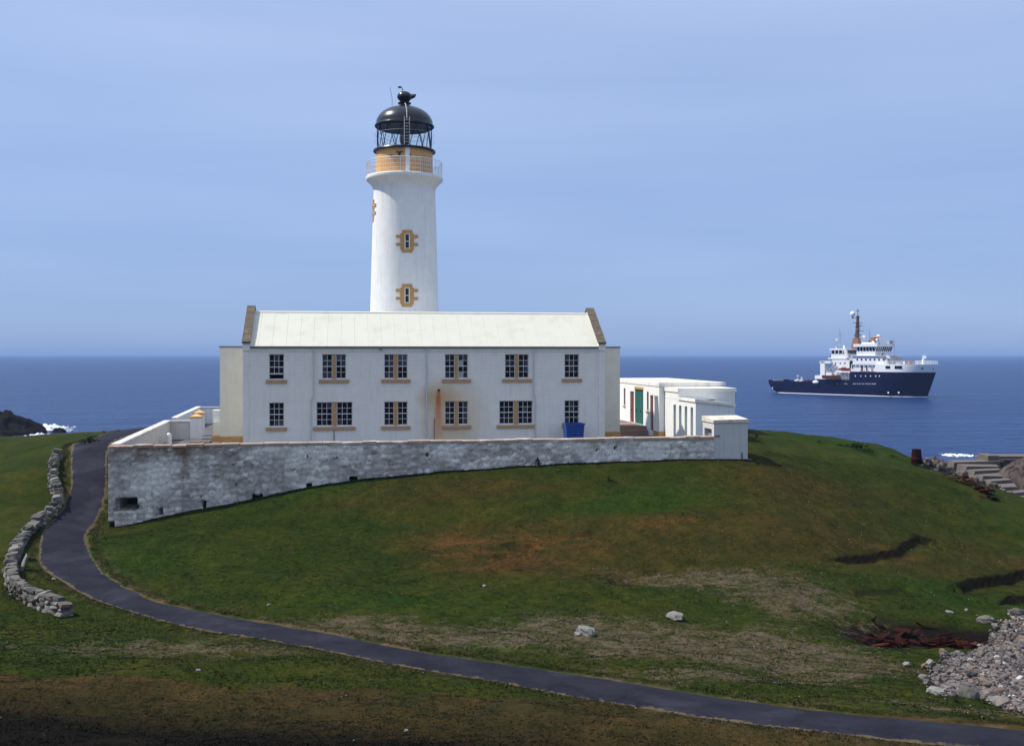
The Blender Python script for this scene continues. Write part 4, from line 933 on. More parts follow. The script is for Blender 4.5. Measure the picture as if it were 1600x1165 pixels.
# ------------------------------------------------------------------ outbuildings
def outbuildings():
    # long white store with doors on its sunlit side
    u0, u1, v0, v1, zt = 37.406, 42.73, 13.82, 28.6, 12.80; O = (u0, v0, YARD)
    r = croot('store_building', u0, v0, YARD)
    tag(r, 'flat-roofed white outbuilding with a green double door and red-brown doors', 'outbuilding')
    ops = [(23.65, 24.15, 10.55, 12.05, 'win'), (20.95, 22.1, 9.22, 11.85, 'red'), (18.15, 20.65, 9.22, 12.10, 'green'), (16.65, 17.15, 10.45, 12.0, 'win'), (15.4, 16.2, 8.95, 11.75, 'red')]
    m = MB(O); fn = lambda h, d, z: (u0 + d, h, z)
    # face points toward -u
    m.panel(lambda h, d, z: (u0 + d, h, z), v0, v1, YARD - .2, 12.50, [o[:4] for o in ops], .18)
    m.add([(u0, v0, YARD - .2), (u1, v0, YARD - .2), (u1, v0, 12.5), (u0, v0, 12.5)], [(0, 1, 2, 3)])
    m.add([(u1, v0, YARD - .2), (u1, v1, YARD - .2), (u1, v1, 12.5), (u1, v0, 12.5)], [(0, 1, 2, 3)])
    m.add([(u1, v1, YARD - .2), (u0, v1, YARD - .2), (u0, v1, 12.5), (u1, v1, 12.5)], [(0, 1, 2, 3)])
    m.build('wall', M['white'], r)
    MB(O).box(u0 - .05, u1 + .05, v0 - .05, v1 + .05, 12.504, zt).build('roof', M['flatroof'], r)
    MB(O).box(u0 - .035, u1 + .02, v0 - .035, v0 + 1.5, YARD - .15, 9.02).build('plinth', M['ochre'], r)
    for (a, b, c, d, k) in ops:
        if k == 'win':
            w = MB(O).box(u0 + .12, u0 + .17, a, b, c, d).build('window', M['pane_curtain'], r)
            MB(O).box(u0 - .07, u0 + .1, a - .12, b + .12, c - .16, c - .01).build('sill', M['sill'], w)
            fr = MB(O); fr.box(u0 + .07, u0 + .118, a, a + .06, c, d); fr.box(u0 + .07, u0 + .118, b - .06, b, c, d); fr.box(u0 + .07, u0 + .118, a + .06, b - .06, d - .06, d); fr.box(u0 + .07, u0 + .118, a + .06, b - .06, c, c + .06)
            fr.build('frame', M['redbrown'], w)
        else:
            n = 2 if k == 'green' else 1; dm = M['green'] if k == 'green' else M['redbrown']
            for i in range(n):
                aa, bb = a + (b - a) * i / n + .01, a + (b - a) * (i + 1) / n - .01
                dr = MB(O).box(u0 + .10, u0 + .16, aa, bb, c, d - .02).build('door', dm, r)
                for q in range(1, 5):
                    t = aa + (bb - aa) * q / 5; MB(O).box(u0 + .085, u0 + .098, t - .012, t + .012, c + .05, d - .1).build('batten', dm, dr)
                MB(O).box(u0 + .05, u0 + .098, bb - .2, bb - .12, c + 1.0, c + 1.15).build('handle', M['black'], dr)
            MB(O).box(u0 - .02, u0 + .10, a - .05, b + .05, d + .003, d + .2).build('lintel', M['ochre'] if k == 'green' else M['white'], r)
    # raised paved landing beside it
    s = croot('landing', 34.5, 18, YARD); Os = (34.5, 18, YARD)
    tag(s, 'low red-paved landing with a step in front of the outbuilding doors', 'step')
    MB(Os).box(33.5, u0 - .04, 17.2, 28.5, YARD - .1, 9.2).build('landing_slab', M['paving'], s)
    MB(Os).box(34.0, u0 - .04, 16.7, 17.19, YARD - .1, 8.9).build('step_block', M['paving'], s)
    for i in range(5): MB(Os).box(33.55, u0 - .06, 17.25 + i * 2.2, 17.25 + i * 2.2 + 2.17, 9.203, 9.23).build('paving_slab', M['paving'] if i % 2 else M['concrete'], s)
    # cellar block with four tall slits, and its taller back half
    a, b, c, d = 37.85, 40.66, 6.66, 11.2; O = (a, c, YARD)
    r = croot('coal_store', a, c, YARD)
    tag(r, 'small white store with four tall slit openings and a stepped roof, nearest the yard wall', 'outbuilding')
    sl = [(11.66, 11.08), (10.36, 9.78), (9.06, 8.5), (7.76, 7.2)]
    m = MB(O); m.panel(lambda h, dd, z: (a + dd, h, z), c, 13.75, YARD - .2, 11.62, [(q[1], q[0], YARD - .19, 11.22) for q in sl], .55)
    m.add([(a, c, YARD - .2), (b, c, YARD - .2), (b, c, 11.30), (a, c, 11.62)], [(0, 1, 2, 3)])
    m.add([(b, c, YARD - .2), (b, 13.75, YARD - .2), (b, 13.75, 11.3), (b, c, 11.3)], [(0, 1, 2, 3)])
    m.build('wall', M['white'], r)
    for q in sl: MB(O).box(a + .5, a + .549, q[1] - .02, q[0] + .02, YARD - .19, 11.24).build('boarded_door', M['doorgrey'], r)
    MB(O).hexa([(a - .08, c - .1, 11.625), (b + .14, c - .1, 11.30), (b + .14, 10.48, 11.30), (a - .08, 10.48, 11.625), (a - .08, c - .1, 11.86), (b + .14, c - .1, 11.50), (b + .14, 10.48, 11.50), (a - .08, 10.48, 11.86)]).build('roof', M['flatroof'], r)
    MB(O).box(a + .004, 42.25, 10.52, 13.76, 11.63, 12.16).add([(b, 10.52, YARD - .2), (42.25, 10.52, YARD - .2), (42.25, 10.52, 11.63), (b, 10.52, 11.63)], [(0, 1, 2, 3)]).add([(42.25, 10.52, YARD - .2), (42.25, 13.76, YARD - .2), (42.25, 13.76, 11.63), (42.25, 10.52, 11.63)], [(0, 1, 2, 3)]).build('upper_wall', M['white'], r)
    MB(O).box(a - .06, 42.35, 10.45, 13.78, 12.163, 12.46).build('upper_roof', M['flatroof'], r)
    # ash house at the end of the yard wall
    a, b, c, d = 36.73, 38.99, -.05, 2.04; O = (a, c, 7.6)
    r = croot('ash_house', a, c, 7.6)
    tag(r, 'square block-like white hut with lichened roof at the right end of the yard wall', 'hut')
    m = MB(O); m.panel(lambda h, dd, z: (a + dd, h, z), c, d, 7.6, 10.62, [(.35, 1.72, YARD, 10.2)], .3)
    m.add([(a, c, 7.6), (b, c, 7.6), (b, c, 10.62), (a, c, 10.62)], [(0, 1, 2, 3)]); m.add([(b, c, 7.6), (b, d, 7.6), (b, d, 10.62), (b, c, 10.62)], [(0, 1, 2, 3)]); m.add([(b, d, 7.6), (a, d, 7.6), (a, d, 10.62), (b, d, 10.62)], [(0, 1, 2, 3)])
    m.build('wall', M['greywash'], r)
    MB(O).box(a + .25, a + .299, .36, 1.71, YARD, 10.19).build('door', M['doorgrey'], r)
    MB(O).hexa([(a - .06, c - .06, 10.623), (b + .05, c - .06, 10.623), (b + .05, d + .05, 10.623), (a - .06, d + .05, 10.623), (a - .05, c - .05, 10.80), (b + .04, c - .05, 10.84), (b + .04, d + .04, 10.98), (a - .05, d + .04, 10.94)]).build('roof', M['lichenroof'], r)
    MB(O).box(a - .05, b + .25, c - .16, d, 7.6, 8.30, .04).build('footing', M['concrete'], r)
    MB(O).tube([(a + .02, c - .02, 9.78), (a + .38, c - .06, 9.78)], .03, 5).build('iron_hook', M['black'], r)
    MB(O).box(b - .42, b - .36, c - .03, c + .01, 8.3, 8.7).build('iron_stay', M['black'], r)
outbuildings()

# ------------------------------------------------------------------ blue tub
def tub():
    u, v = 29.0, 6.3; r = croot('tub', u, v, YARD); O = (u, v, YARD)
    tag(r, 'large royal-blue tub with a wide rim against the house front', 'tub')
    w0, w1, d0, d1, h = .54, .64, .44, .52, 1.68
    m = MB(O)
    m.add([(u - w0, v - d0, YARD), (u + w0, v - d0, YARD), (u + w0, v + d0, YARD), (u - w0, v + d0, YARD), (u - w1, v - d1, YARD + h), (u + w1, v - d1, YARD + h), (u + w1, v + d1, YARD + h), (u - w1, v + d1, YARD + h),
           (u - w1 + .06, v - d1 + .06, YARD + h), (u + w1 - .06, v - d1 + .06, YARD + h), (u + w1 - .06, v + d1 - .06, YARD + h), (u - w1 + .06, v + d1 - .06, YARD + h), (u - w0 + .06, v - d0 + .06, YARD + .2), (u + w0 - .06, v - d0 + .06, YARD + .2), (u + w0 - .06, v + d0 - .06, YARD + .2), (u - w0 + .06, v + d0 - .06, YARD + .2)],
          [(0, 3, 2, 1), (0, 1, 5, 4), (1, 2, 6, 5), (2, 3, 7, 6), (3, 0, 4, 7), (4, 5, 9, 8), (5, 6, 10, 9), (6, 7, 11, 10), (7, 4, 8, 11), (8, 9, 13, 12), (9, 10, 14, 13), (10, 11, 15, 14), (11, 8, 12, 15), (12, 13, 14, 15)])
    m.build('body', M['blue'], r)
    rim = MB(O)
    for (x0, x1, y0, y1) in ((-w1 - .05, w1 + .05, -d1 - .05, -d1 + .05), (-w1 - .05, w1 + .05, d1 - .05, d1 + .05), (-w1 - .05, -w1 + .05, -d1 + .052, d1 - .052), (w1 - .05, w1 + .05, -d1 + .052, d1 - .052)):
        rim.box(u + x0, u + x1, v + y0, v + y1, YARD + h - .06, YARD + h + .045)
    rim.build('rim', M['blue'], r)
    for k in (-.35, .0, .35): MB(O).hexa([(u + k - .03, v - d0 - .03, YARD + .1), (u + k + .03, v - d0 - .03, YARD + .1), (u + k + .03, v - d0 + .02, YARD + .1), (u + k - .03, v - d0 + .02, YARD + .1), (u + k - .03, v - d1 - .02, YARD + h - .08), (u + k + .03, v - d1 - .02, YARD + h - .08), (u + k + .03, v - d1 + .04, YARD + h - .08), (u + k - .03, v - d1 + .04, YARD + h - .08)]).build('rib', M['blue'], r)
tub()

# ------------------------------------------------------------------ stones
def rock_mesh(name, mat, seed, sc=(1, 1, 1), cuts=2, rough=.22):
    rg = random.Random(seed); n = cuts; vs_, fs, idx_ = [], [], {}
    def vid(p):
        k = tuple(round(a, 4) for a in p)
        if k not in idx_: idx_[k] = len(vs_); vs_.append(p)
        return idx_[k]
    for ax in range(3):
        for sg in (-1, 1):
            for i in range(n):
                for j in range(n):
                    q = []
                    for (a, b) in ((i, j), (i + 1, j), (i + 1, j + 1), (i, j + 1)):
                        p = [0, 0, 0]; p[ax] = sg; p[(ax + 1) % 3] = -1 + 2 * a / n; p[(ax + 2) % 3] = -1 + 2 * b / n; q.append(vid(tuple(p)))
                    fs.append(tuple(q) if sg > 0 else tuple(q[::-1]))
    out = []
    for p in vs_:
        v = Vector(p); l = v.length; v = v.lerp(v / l, .8 if cuts > 2 else .55) * .5
        v = Vector((v.x * sc[0], v.y * sc[1], v.z * sc[2])) * (1 + rg.uniform(-rough, rough)) + Vector((rg.uniform(-.04, .04), rg.uniform(-.04, .04), rg.uniform(-.04, .04)))
        out.append(tuple(v))
    me = bpy.data.meshes.new(name); me.from_pydata(out, [], fs); me.materials.append(mat); return me
def drystone():
    ridge = [(90, 700), (84, 718), (84, 745), (92, 771), (72, 797), (46, 820), (27, 845), (17, 882), (26, 915), (62, 936), (106, 950)]
    P = resample(np.array([hit(px, py + 14) for (px, py) in ridge]), 400)
    s = np.r_[0, np.cumsum(np.hypot(*np.diff(P, axis=0).T))]; L = s[-1]
    z0 = float(base_z(*P[200])); root = empty('drystone_wall', (P[200][0], P[200][1], z0))
    tag(root, 'tumbledown curving dry-stone wall along the outer bend of the road', 'wall')
    pool = [rock_mesh('stone', M['stone%d' % (k % 4)], 100 + k, (1, 1, 1), 2, .12) for k in range(12)] + [rock_mesh('stone', M['stone_lichen'], 140, (1, 1, 1), 2, .12)]
    cnt = 0
    for course in range(4):
        t = random.uniform(0, .3)
        while t < L - .1:
            frac = t / L
            top = 0.40 + .16 * math.sin(frac * 9) + random.uniform(-.12, .14)       # uneven crest
            if 0.30 < frac < 0.36: top *= .6
            ln = random.uniform(.30, .62); hgt = .19
            if course * hgt < top + .05 and cnt < 296:
                x, y = np.interp(t + ln / 2, s, P[:, 0]), np.interp(t + ln / 2, s, P[:, 1])
                x2, y2 = np.interp(t + ln / 2 + .1, s, P[:, 0]), np.interp(t + ln / 2 + .1, s, P[:, 1]); ang = math.atan2(y2 - y, x2 - x)
                for half in ((0,) if course >= 1 else (0,)):
                    me = pool[12] if (abs(frac - .55) < .035 and course >= 2 and random.random() < .6) else pool[random.randrange(12)]
                    o = bpy.data.objects.new('stone', me); COL.objects.link(o); o.parent = root
                    wd = random.uniform(.55, .75) - course * .06
                    gz = float(base_z(x, y))
                    o.location = (x - P[200][0] + random.uniform(-.04, .04), y - P[200][1] + random.uniform(-.04, .04), gz - z0 + .10 + course * hgt)
                    o.scale = (ln * 1.12, wd, random.uniform(.19, .32)); o.rotation_euler = (random.uniform(-.22, .22), random.uniform(-.22, .22), ang + random.uniform(-.3, .3)); cnt += 1
            t += ln
    # two pale slabs leaning on the inner side
    for i, (px, py, lab) in enumerate(((31, 872, 'leaning pale slab against the bend of the dry-stone wall, upper of two'), (36, 890, 'leaning pale slab against the bend of the dry-stone wall, lower of two'))):
        w = hit(px, py); zz = float(base_z(*w)); me = rock_mesh('leaning_slab', M['stone_pale'], 300 + i, (.16, .5, 1.1), 2, .08)
        o = bpy.data.objects.new('leaning_slab', me); COL.objects.link(o); o.location = (w[0], w[1], zz + .28); o.rotation_euler = (.1, .35, .2 + i * .4)
        tag(o, lab, 'stone slab')
drystone()

def boulders():
    spec = [(915, 992, .72, 'pale angular boulder with a dark hollow lying alone in the grass by the road', 'stone_pale', (1.1, .7, .62)), (903, 993, .38, 'small pale stone touching the left end of the angular boulder', 'stone_pale', (1, .8, .6)),
            (1055, 967, .78, 'low rounded grey boulder in the grass right of the angular pale one', 'stone2', (1.15, .7, .42)), (420, 944, .14, 'tiny white stone in the grass above the road on the left', 'stone_pale', (1, 1, .8)),
            (757, 919, .2, 'tiny white stone on the green slope below the brown patch', 'stone_pale', (1, 1, .8)), (1463, 1081, .5, 'white boulder at the lower left tip of the shingle', 'stone_pale', (1.2, .8, .6)),
            (1416, 1042, .32, 'pale stone on the grass left of the shingle', 'stone_pale', (1.2, .8, .5)), (1551, 1060, .36, 'bright white stone in the middle of the shingle', 'stone_pale', (1.2, .8, .7)),
            (1568, 1053, .28, 'small bright white stone just above the white one in the shingle', 'stone_pale', (1, .8, .8)), (1590, 1092, .5, 'grey boulder at the bottom right edge of the shingle', 'stone2', (1, .9, .8)),
            (1484, 957, .3, 'pale stone on the grass above the rusty hollow', 'stone_pale', (1.4, .8, .5)), (1510, 953, .2, 'small white stone on the grass between the hollow and the shingle', 'stone_pale', (1, .8, .8)),
            (1540, 970, .62, 'large grey boulder at the top left corner of the shingle', 'stone0', (1.3, .9, .7)), (1590, 960, .6, 'large grey boulder at the top right of the shingle', 'stone1', (1.3, .9, .8)),
            (1514, 1091, .62, 'rounded grey boulder on the lower edge of the shingle by a green tuft', 'stone1', (1.3, .9, .9)), (1555, 1098, .6, 'rounded grey boulder right of the lower green tufts', 'stone2', (1.2, .9, .8)), (310, 1048, .14, 'tiny pale stone at the edge of the brown near bank', 'stone_pale', (1.2, .8, .6)), (635, 1143, .12, 'tiny white stone on the dark near bank, bottom centre', 'stone_pale', (1, .8, .8)),
            (84, 905, .2, 'tiny pale stone beside the road opposite the wall', 'stone_pale', (1, .8, .6))]
    for i, (px, py, sz, lab, mt, sc) in enumerate(spec):
        w = hit(px, py); z = float(ground(np.array([w[0]]), np.array([w[1]]))[0][0])
        me = rock_mesh('boulder', M[mt], 500 + i, sc, 4 if sz > .4 else 3, .13)
        o = bpy.data.objects.new('boulder', me); COL.objects.link(o); o.scale = (sz,) * 3; o.location = (w[0], w[1], z + .12 * sz); o.rotation_euler = (random.uniform(-.2, .2), random.uniform(-.2, .2), random.uniform(0, 6))
        tag(o, lab, 'boulder' if sz > .3 else 'stone')
boulders()

def shingle():
    lo, hi = SHINGLE.min(0), SHINGLE.max(0); n = 100000
    x, y = RNG.uniform(lo[0] - .6, hi[0], n), RNG.uniform(lo[1] - .5, hi[1] + .5, n)
    jx, jy = x + (fbm(x / .7, y / .7, 8, 3) - .5) * 1.3, y + (fbm(x / .7, y / .7, 18, 3) - .5) * 1.3
    k = in_poly(jx, jy, SHINGLE) & (x / y < .70); x, y = x[k], y[k]
    z = ground(x, y)[0]; m = len(x)
    bv = np.array([(-1, -1, -1), (1, -1, -1), (1, 1, -1), (-1, 1, -1), (-1, -1, 1), (1, -1, 1), (1, 1, 1), (-1, 1, 1), (0, 0, 1.3), (0, -1.3, 0), (1.3, 0, 0), (0, 1.3, 0), (-1.3, 0, 0)], float) * .5
    bf = np.array([(4, 5, 8), (5, 6, 8), (6, 7, 8), (7, 4, 8), (0, 1, 9), (1, 5, 9), (5, 4, 9), (4, 0, 9), (1, 2, 10), (2, 6, 10), (6, 5, 10), (5, 1, 10), (2, 3, 11), (3, 7, 11), (7, 6, 11), (6, 2, 11), (3, 0, 12), (0, 4, 12), (4, 7, 12), (7, 3, 12)])
    size = RNG.lognormal(math.log(.058), .52, m).clip(.03, .28); a = RNG.uniform(0, 6.28, m); tl = RNG.normal(0, .35, m)
    V = bv[None] * (1 + RNG.uniform(-.28, .28, (m, 13, 3))); V = V * (size[:, None, None] * np.stack([RNG.uniform(.9, 1.5, m), RNG.uniform(.7, 1.1, m), RNG.uniform(.5, .85, m)], 1)[:, None])
    c, s = np.cos(tl)[:, None], np.sin(tl)[:, None]; V = np.stack([V[..., 0] * c - V[..., 2] * s, V[..., 1], V[..., 0] * s + V[..., 2] * c], -1)
    c, s = np.cos(a)[:, None], np.sin(a)[:, None]; V = np.stack([V[..., 0] * c - V[..., 1] * s + x[:, None], V[..., 0] * s + V[..., 1] * c + y[:, None], V[..., 2] + (z + size * .2 + RNG.uniform(0, .16, m))[:, None]], -1)
    pal = np.array([(.155, .13, .12), (.105, .09, .09), (.20, .17, .145), (.19, .125, .09), (.06, .054, .058), (.26, .235, .21), (.50, .48, .46)]); pi = RNG.choice(7, m, p=[.3, .25, .16, .12, .1, .05, .02])
    C = np.ones((m, 13, 4)); C[..., :3] = (pal[pi] * RNG.uniform(.5, 1.05, (m, 1)))[:, None]
    F = (bf[None] + np.arange(m)[:, None, None] * 13).reshape(-1, 3)
    mt, nt, p = new_mat('shingle_stone'); at = nt.nodes.new('ShaderNodeAttribute'); at.attribute_name = 'Col'
    v = coords(nt); nt.links.new(mix(nt, 1.0, at.outputs['Color'], mix(nt, noise(nt, v, 12, 4), (.6, .6, .6), (1.35, 1.35, 1.35)), 'MULTIPLY'), p.inputs['Base Color']); p.inputs['Roughness'].default_value = .9; bump(nt, p, noise(nt, v, 30, 3), .5, .02)
    tag(fast_mesh('shingle', V.reshape(-1, 3), F, mt, 3, False, [('Col', 'FLOAT_COLOR', C.reshape(-1, 4))]), 'bank of loose grey-brown beach shingle at the right edge', 'shingle', kind='stuff')
shingle()

# ------------------------------------------------------------------ rusty scrap, drum, shore works
def scrap(name_pts, label, nplates, seed):
    rg = random.Random(seed); P = resample(np.array(name_pts), 40); c = P[20]; z0 = float(ground(np.array([c[0]]), np.array([c[1]]))[0][0])
    root = empty('scrap_heap', (c[0], c[1], z0)); tag(root, label, 'scrap metal', 'rusting scrap heaps')
    for k in range(nplates):
        p = P[rg.randrange(2, 38)]; x, y = p[0] + rg.gauss(0, .3), p[1] + rg.gauss(0, .8); z = float(ground(np.array([x]), np.array([y]))[0][0])
        kind = rg.random(); m = MB()
        if kind < .5:      # bent plate
            l, w, b = rg.uniform(.3, .9), rg.uniform(.15, .38), rg.uniform(-.2, .25); n = 4; vs_, fs = [], []
            for i in range(n + 1):
                t = i / n - .5
                for s in (-.5, .5):
                    for h in (0, .025): vs_.append((t * l, s * w + rg.uniform(-.03, .03), b * (t * t * 4) + h))
            for i in range(n): q = i * 4; fs += [(q, q + 4, q + 6, q + 2), (q + 1, q + 3, q + 7, q + 5), (q, q + 1, q + 5, q + 4), (q + 2, q + 6, q + 7, q + 3)]
            fs += [(0, 2, 3, 1), (n * 4, n * 4 + 1, n * 4 + 3, n * 4 + 2)]; m.add(vs_, fs); nm = 'plate'
        elif kind < .8:
            l = rg.uniform(.6, 1.6); m.tube([(-l / 2, 0, 0), (0, rg.uniform(-.1, .1), rg.uniform(0, .15)), (l / 2, 0, 0)], rg.uniform(.03, .07), 7); nm = 'pipe'
        else:
            l = rg.uniform(.5, 1.1); m.box(-l / 2, l / 2, -.08, .08, 0, .02); m.box(-l / 2, l / 2, -.012, .012, .021, .14); nm = 'girder'
        o = m.build(nm, M['rust_orange'] if rg.random() < .28 else M['rust'], root)
        o.location = (x - c[0], y - c[1], z - z0 + rg.uniform(.02, .18)); o.rotation_euler = (rg.uniform(-.5, .5), rg.uniform(-.4, .4), rg.uniform(-.7, .7))
scrap([hit(1362, 990), hit(1420, 988), hit(1480, 994), hit(1525, 996)], 'long heap of dark rusting scrap in a hollow beside the shingle', 70, 5)
scrap([hit(1490, 752), hit(1520, 760), hit(1550, 776)], 'rusting scrap tipped over the hill edge before the concrete steps', 26, 6)
def drum():
    w = hit(1432, 724); z = float(base_z(*w)); r = empty('oil_drum', (w[0], w[1], z)); tag(r, 'dark rust-red drum standing on the edge of the headland', 'drum')
    h = 1.02; rr = .36
    smooth_by_angle(MB().lathe([(rr, -.05), (rr, h * .33), (rr + .02, h * .35), (rr, h * .37), (rr - .015, h * .66), (rr + .01, h * .68), (rr - .02, h * .70), (rr - .05, h), (0, h)], 24).build('shell', M['rust'], r), 50)
    MB().lathe([(rr - .05, h - .03), (rr - .02, h), (rr - .05, h + .04), (rr - .08, h + .03)], 24).build('rim', M['rust'], r)
    q = hit(1448, 722); zz = float(base_z(*q)); o = rock_mesh('scrap_plate', M['rust'], 77, (1.7, .5, .28), 4, .2); ob = bpy.data.objects.new('scrap_plate', o); COL.objects.link(ob); ob.location = (q[0] + .3, q[1], zz + .08); ob.rotation_euler = (0, .05, .1)
    tag(ob, 'crumpled rust-red plate lying right of the drum', 'scrap metal')
drum()
def shore_works():
    # concrete landing steps climbing left-to-right into the cove behind the hill edge
    r = empty('landing_steps', pt(1535, 770, 90)); tag(r, 'broken flight of concrete landing steps in the cove at right', 'steps'); o = Vector(pt(1535, 770, 90))
    segs = [(1488, 1570, 721, 728, 98), (1502, 1572, 729, 735, 96), (1516, 1575, 736.5, 742, 94), (1530, 1580, 744, 750, 92), (1542, 1592, 752, 758, 90), (1556, 1602, 760.5, 767, 88), (1572, 1620, 770, 776, 86.5), (1588, 1640, 779, 785, 85)]
    J = lambda: random.uniform(-.25, .25)
    for (a, b, yt, yb, D) in segs:
        x0, x1, zt = pt(a, yt, D)[0], pt(b, yt, D)[0], pt(a, yt, D)[2]; m = MB(o)
        m.hexa([(x0, D, zt - 1.2), (x1, D + .5, zt - 1.2), (x1 + .3, D + 2.2, zt - 1.2), (x0 + .3, D + 2.0, zt - 1.2), (x0 + .3 + J(), D + J(), zt + J() * .3), (x1 - .5 + J(), D + .5 + J(), zt + .04 + J() * .4), (x1 + .1, D + 2.2, zt + .04 + J() * .3), (x0 + .5, D + 2.0, zt + J() * .3)]); m.build('step', M['concrete'], r)
    r2 = empty('jetty_wall', pt(1570, 745, 100)); tag(r2, 'square concrete jetty wall above the steps at the right edge', 'jetty'); o = Vector(pt(1570, 745, 100))
    MB(o).box(pt(1541, 0, 99)[0], pt(1558, 0, 99)[0], 98.6, 101, 2.5, pt(0, 711, 99)[2]).build('end_block', M['concrete'], r2)
    MB(o).box(pt(1558, 0, 100)[0] + .02, pt(1680, 0, 100)[0], 99.6, 102, 2.5, pt(0, 712, 100)[2]).build('parapet', M['concrete'], r2)
    MB(o).box(pt(1558, 0, 100)[0] + .02, pt(1680, 0, 100)[0], 98.9, 99.58, 2.5, pt(0, 718, 99)[2]).build('ledge', M['rock'], r2)
def crag(name, cx, cy, base, size, label, mat, seed, cat='rock', cuts=14):
    """broken rock mass: grid dome with faceted noise"""
    n = cuts * 3; u_ = np.linspace(-1, 1, n); A, B = np.meshgrid(u_, u_); rr = np.hypot(A, B)
    f1, f2, hid = worley(A * 6.5 + seed, B * 6.5, seed); g1, g2, hid2 = worley(A * 2.6 + seed, B * 2.6, seed + 5)
    h = np.clip(1 - rr ** 1.7, 0, 1) ** .7 * (.6 + .16 * hid + .30 * hid2) + (fbm(A * 5 + seed, B * 5, seed, 5) - .5) * .35 * np.clip(1.15 - rr, 0, 1)
    h = np.where(rr > 1, -.3, h)
    X = cx + (A + (fbm(A * 4, B * 4, seed + 2, 2) - .5) * .2) * size[0]; Y = cy + (B + (fbm(A * 4, B * 4, seed + 3, 2) - .5) * .2) * size[1]; Z = base + h * size[2]
    id_ = np.arange(n * n).reshape(n, n); q = np.c_[id_[:-1, :-1].ravel(), id_[:-1, 1:].ravel(), id_[1:, 1:].ravel(), id_[1:, :-1].ravel()]
    o = fast_mesh(name, np.c_[X.ravel() - cx, Y.ravel() - cy, Z.ravel() - base], q, mat, 4, False); o.location = (cx, cy, base); tag(o, label, cat); return o
shore_works()
crag('sea_rock', pt(1612, 0, 93)[0], 93.5, 3.0, (3.7, 2.6, 2.6), 'rugged grey rock mass beside the landing steps at the right edge', M['rock'], 4)
crag('sea_rock', pt(1452, 0, 100)[0], 101, 2.6, (3.6, 3.5, 2.6), 'brown rocky point sloping into the sea behind the drum', M['rock'], 9)
crag('sea_rock', pt(1490, 0, 118)[0], 118, .2, (4.4, 3.5, 2.6), 'low brown reef running out from the rocky point', M['rock'], 10)
def rubble_bank():
    m, n = MB(), 760; rg = random.Random(3); me = [rock_mesh('x', M['rock'], 800 + k, (1.2, .9, .7), 2, .2) for k in range(5)]
    c = Vector(pt(1475, 745, 79))
    for k in range(n):
        t = rg.random(); px = 1432 + 130 * t + rg.gauss(0, 9); D = rg.uniform(74.5, 90)
        if px < 1450: px += 22
        x = (px - 800) / 1600 * D; z = float(base_z(np.array([x]), np.array([D]))[0]) + rg.uniform(0, .5); q = me[k % 5]; sc = rg.uniform(.25, .75); a = rg.uniform(0, 6.28)
        m.add([(x + sc * (v.co.x * math.cos(a) - v.co.y * math.sin(a)), D + sc * (v.co.x * math.sin(a) + v.co.y * math.cos(a)), z + sc * v.co.z) for v in q.vertices], [tuple(p.vertices) for p in q.polygons])
    for q in me: bpy.data.meshes.remove(q)
    o = MB(); o.v, o.f = [v - c for v in m.v], m.f; ob = o.build('rubble', M['stone3']); ob.location = c; tag(ob, 'bank of broken grey rubble below the drum, left of the steps', 'rubble', kind='stuff')
rubble_bank()
crag('sea_rock', pt(-25, 0, 192)[0], 194, -.4, (10.5, 8, 5.6), 'large black sea rock at the left edge above the field', M['darkrock'], 21)
crag('sea_rock', pt(0, 0, 178)[0], 176, -.3, (5, 3.5, 1.8), 'low black skerry in front of the large black rock', M['darkrock'], 25)
crag('sea_rock', pt(92, 0, 196)[0], 196, -.3, (1.6, 1.2, 1.4), 'tiny dark rock in the surf right of the black rock', M['darkrock'], 29)
def surf():
    m, nt, p = new_mat('surf_foam'); v = coords(nt); p.inputs['Roughness'].default_value = .9
    nt.links.new(mix(nt, noise(nt, v, .9, 4), (.55, .6, .66), (.92, .93, .94)), p.inputs['Base Color'])
    def patch(cx, cy, sx, sy, h, seed, lab):
        n = 40; u_ = np.linspace(-1, 1, n); A, B = np.meshgrid(u_, u_); k = fbm(A * 7 + seed, B * 4, seed, 5); w = np.clip(1 - np.hypot(A, B), 0, 1)
        Z = (w * .75 + k * 1.9 - 1.28) * h; X = cx + A * sx; Y = cy + B * sy
        id_ = np.arange(n * n).reshape(n, n); q = np.c_[id_[:-1, :-1].ravel(), id_[:-1, 1:].ravel(), id_[1:, 1:].ravel(), id_[1:, :-1].ravel()]
        o = fast_mesh('surf', np.c_[X.ravel() - cx, Y.ravel() - cy, Z.ravel()], q, m, 4, True); o.location = (cx, cy, 0); tag(o, lab, 'surf', kind='stuff')
    D = 15 * 1600 / (670 - 553); patch(pt(70, 0, D)[0], D, 4.2, 7.0, 1.5, 3, 'white surf breaking beside the black rock')
    patch(pt(62, 0, 186)[0], 186, 3.0, 4.5, .9, 5, 'spent white water between the two black rocks'); patch(pt(104, 0, 200)[0], 200, 1.2, 3.0, 1.5, 7, 'small burst of surf around the tiny rock')
    D = 15 * 1600 / (711 - 553); patch(pt(1495, 0, D)[0], D, 2.4, 2.6, .32, 9, 'line of surf beyond the brown rocky point')
surf()

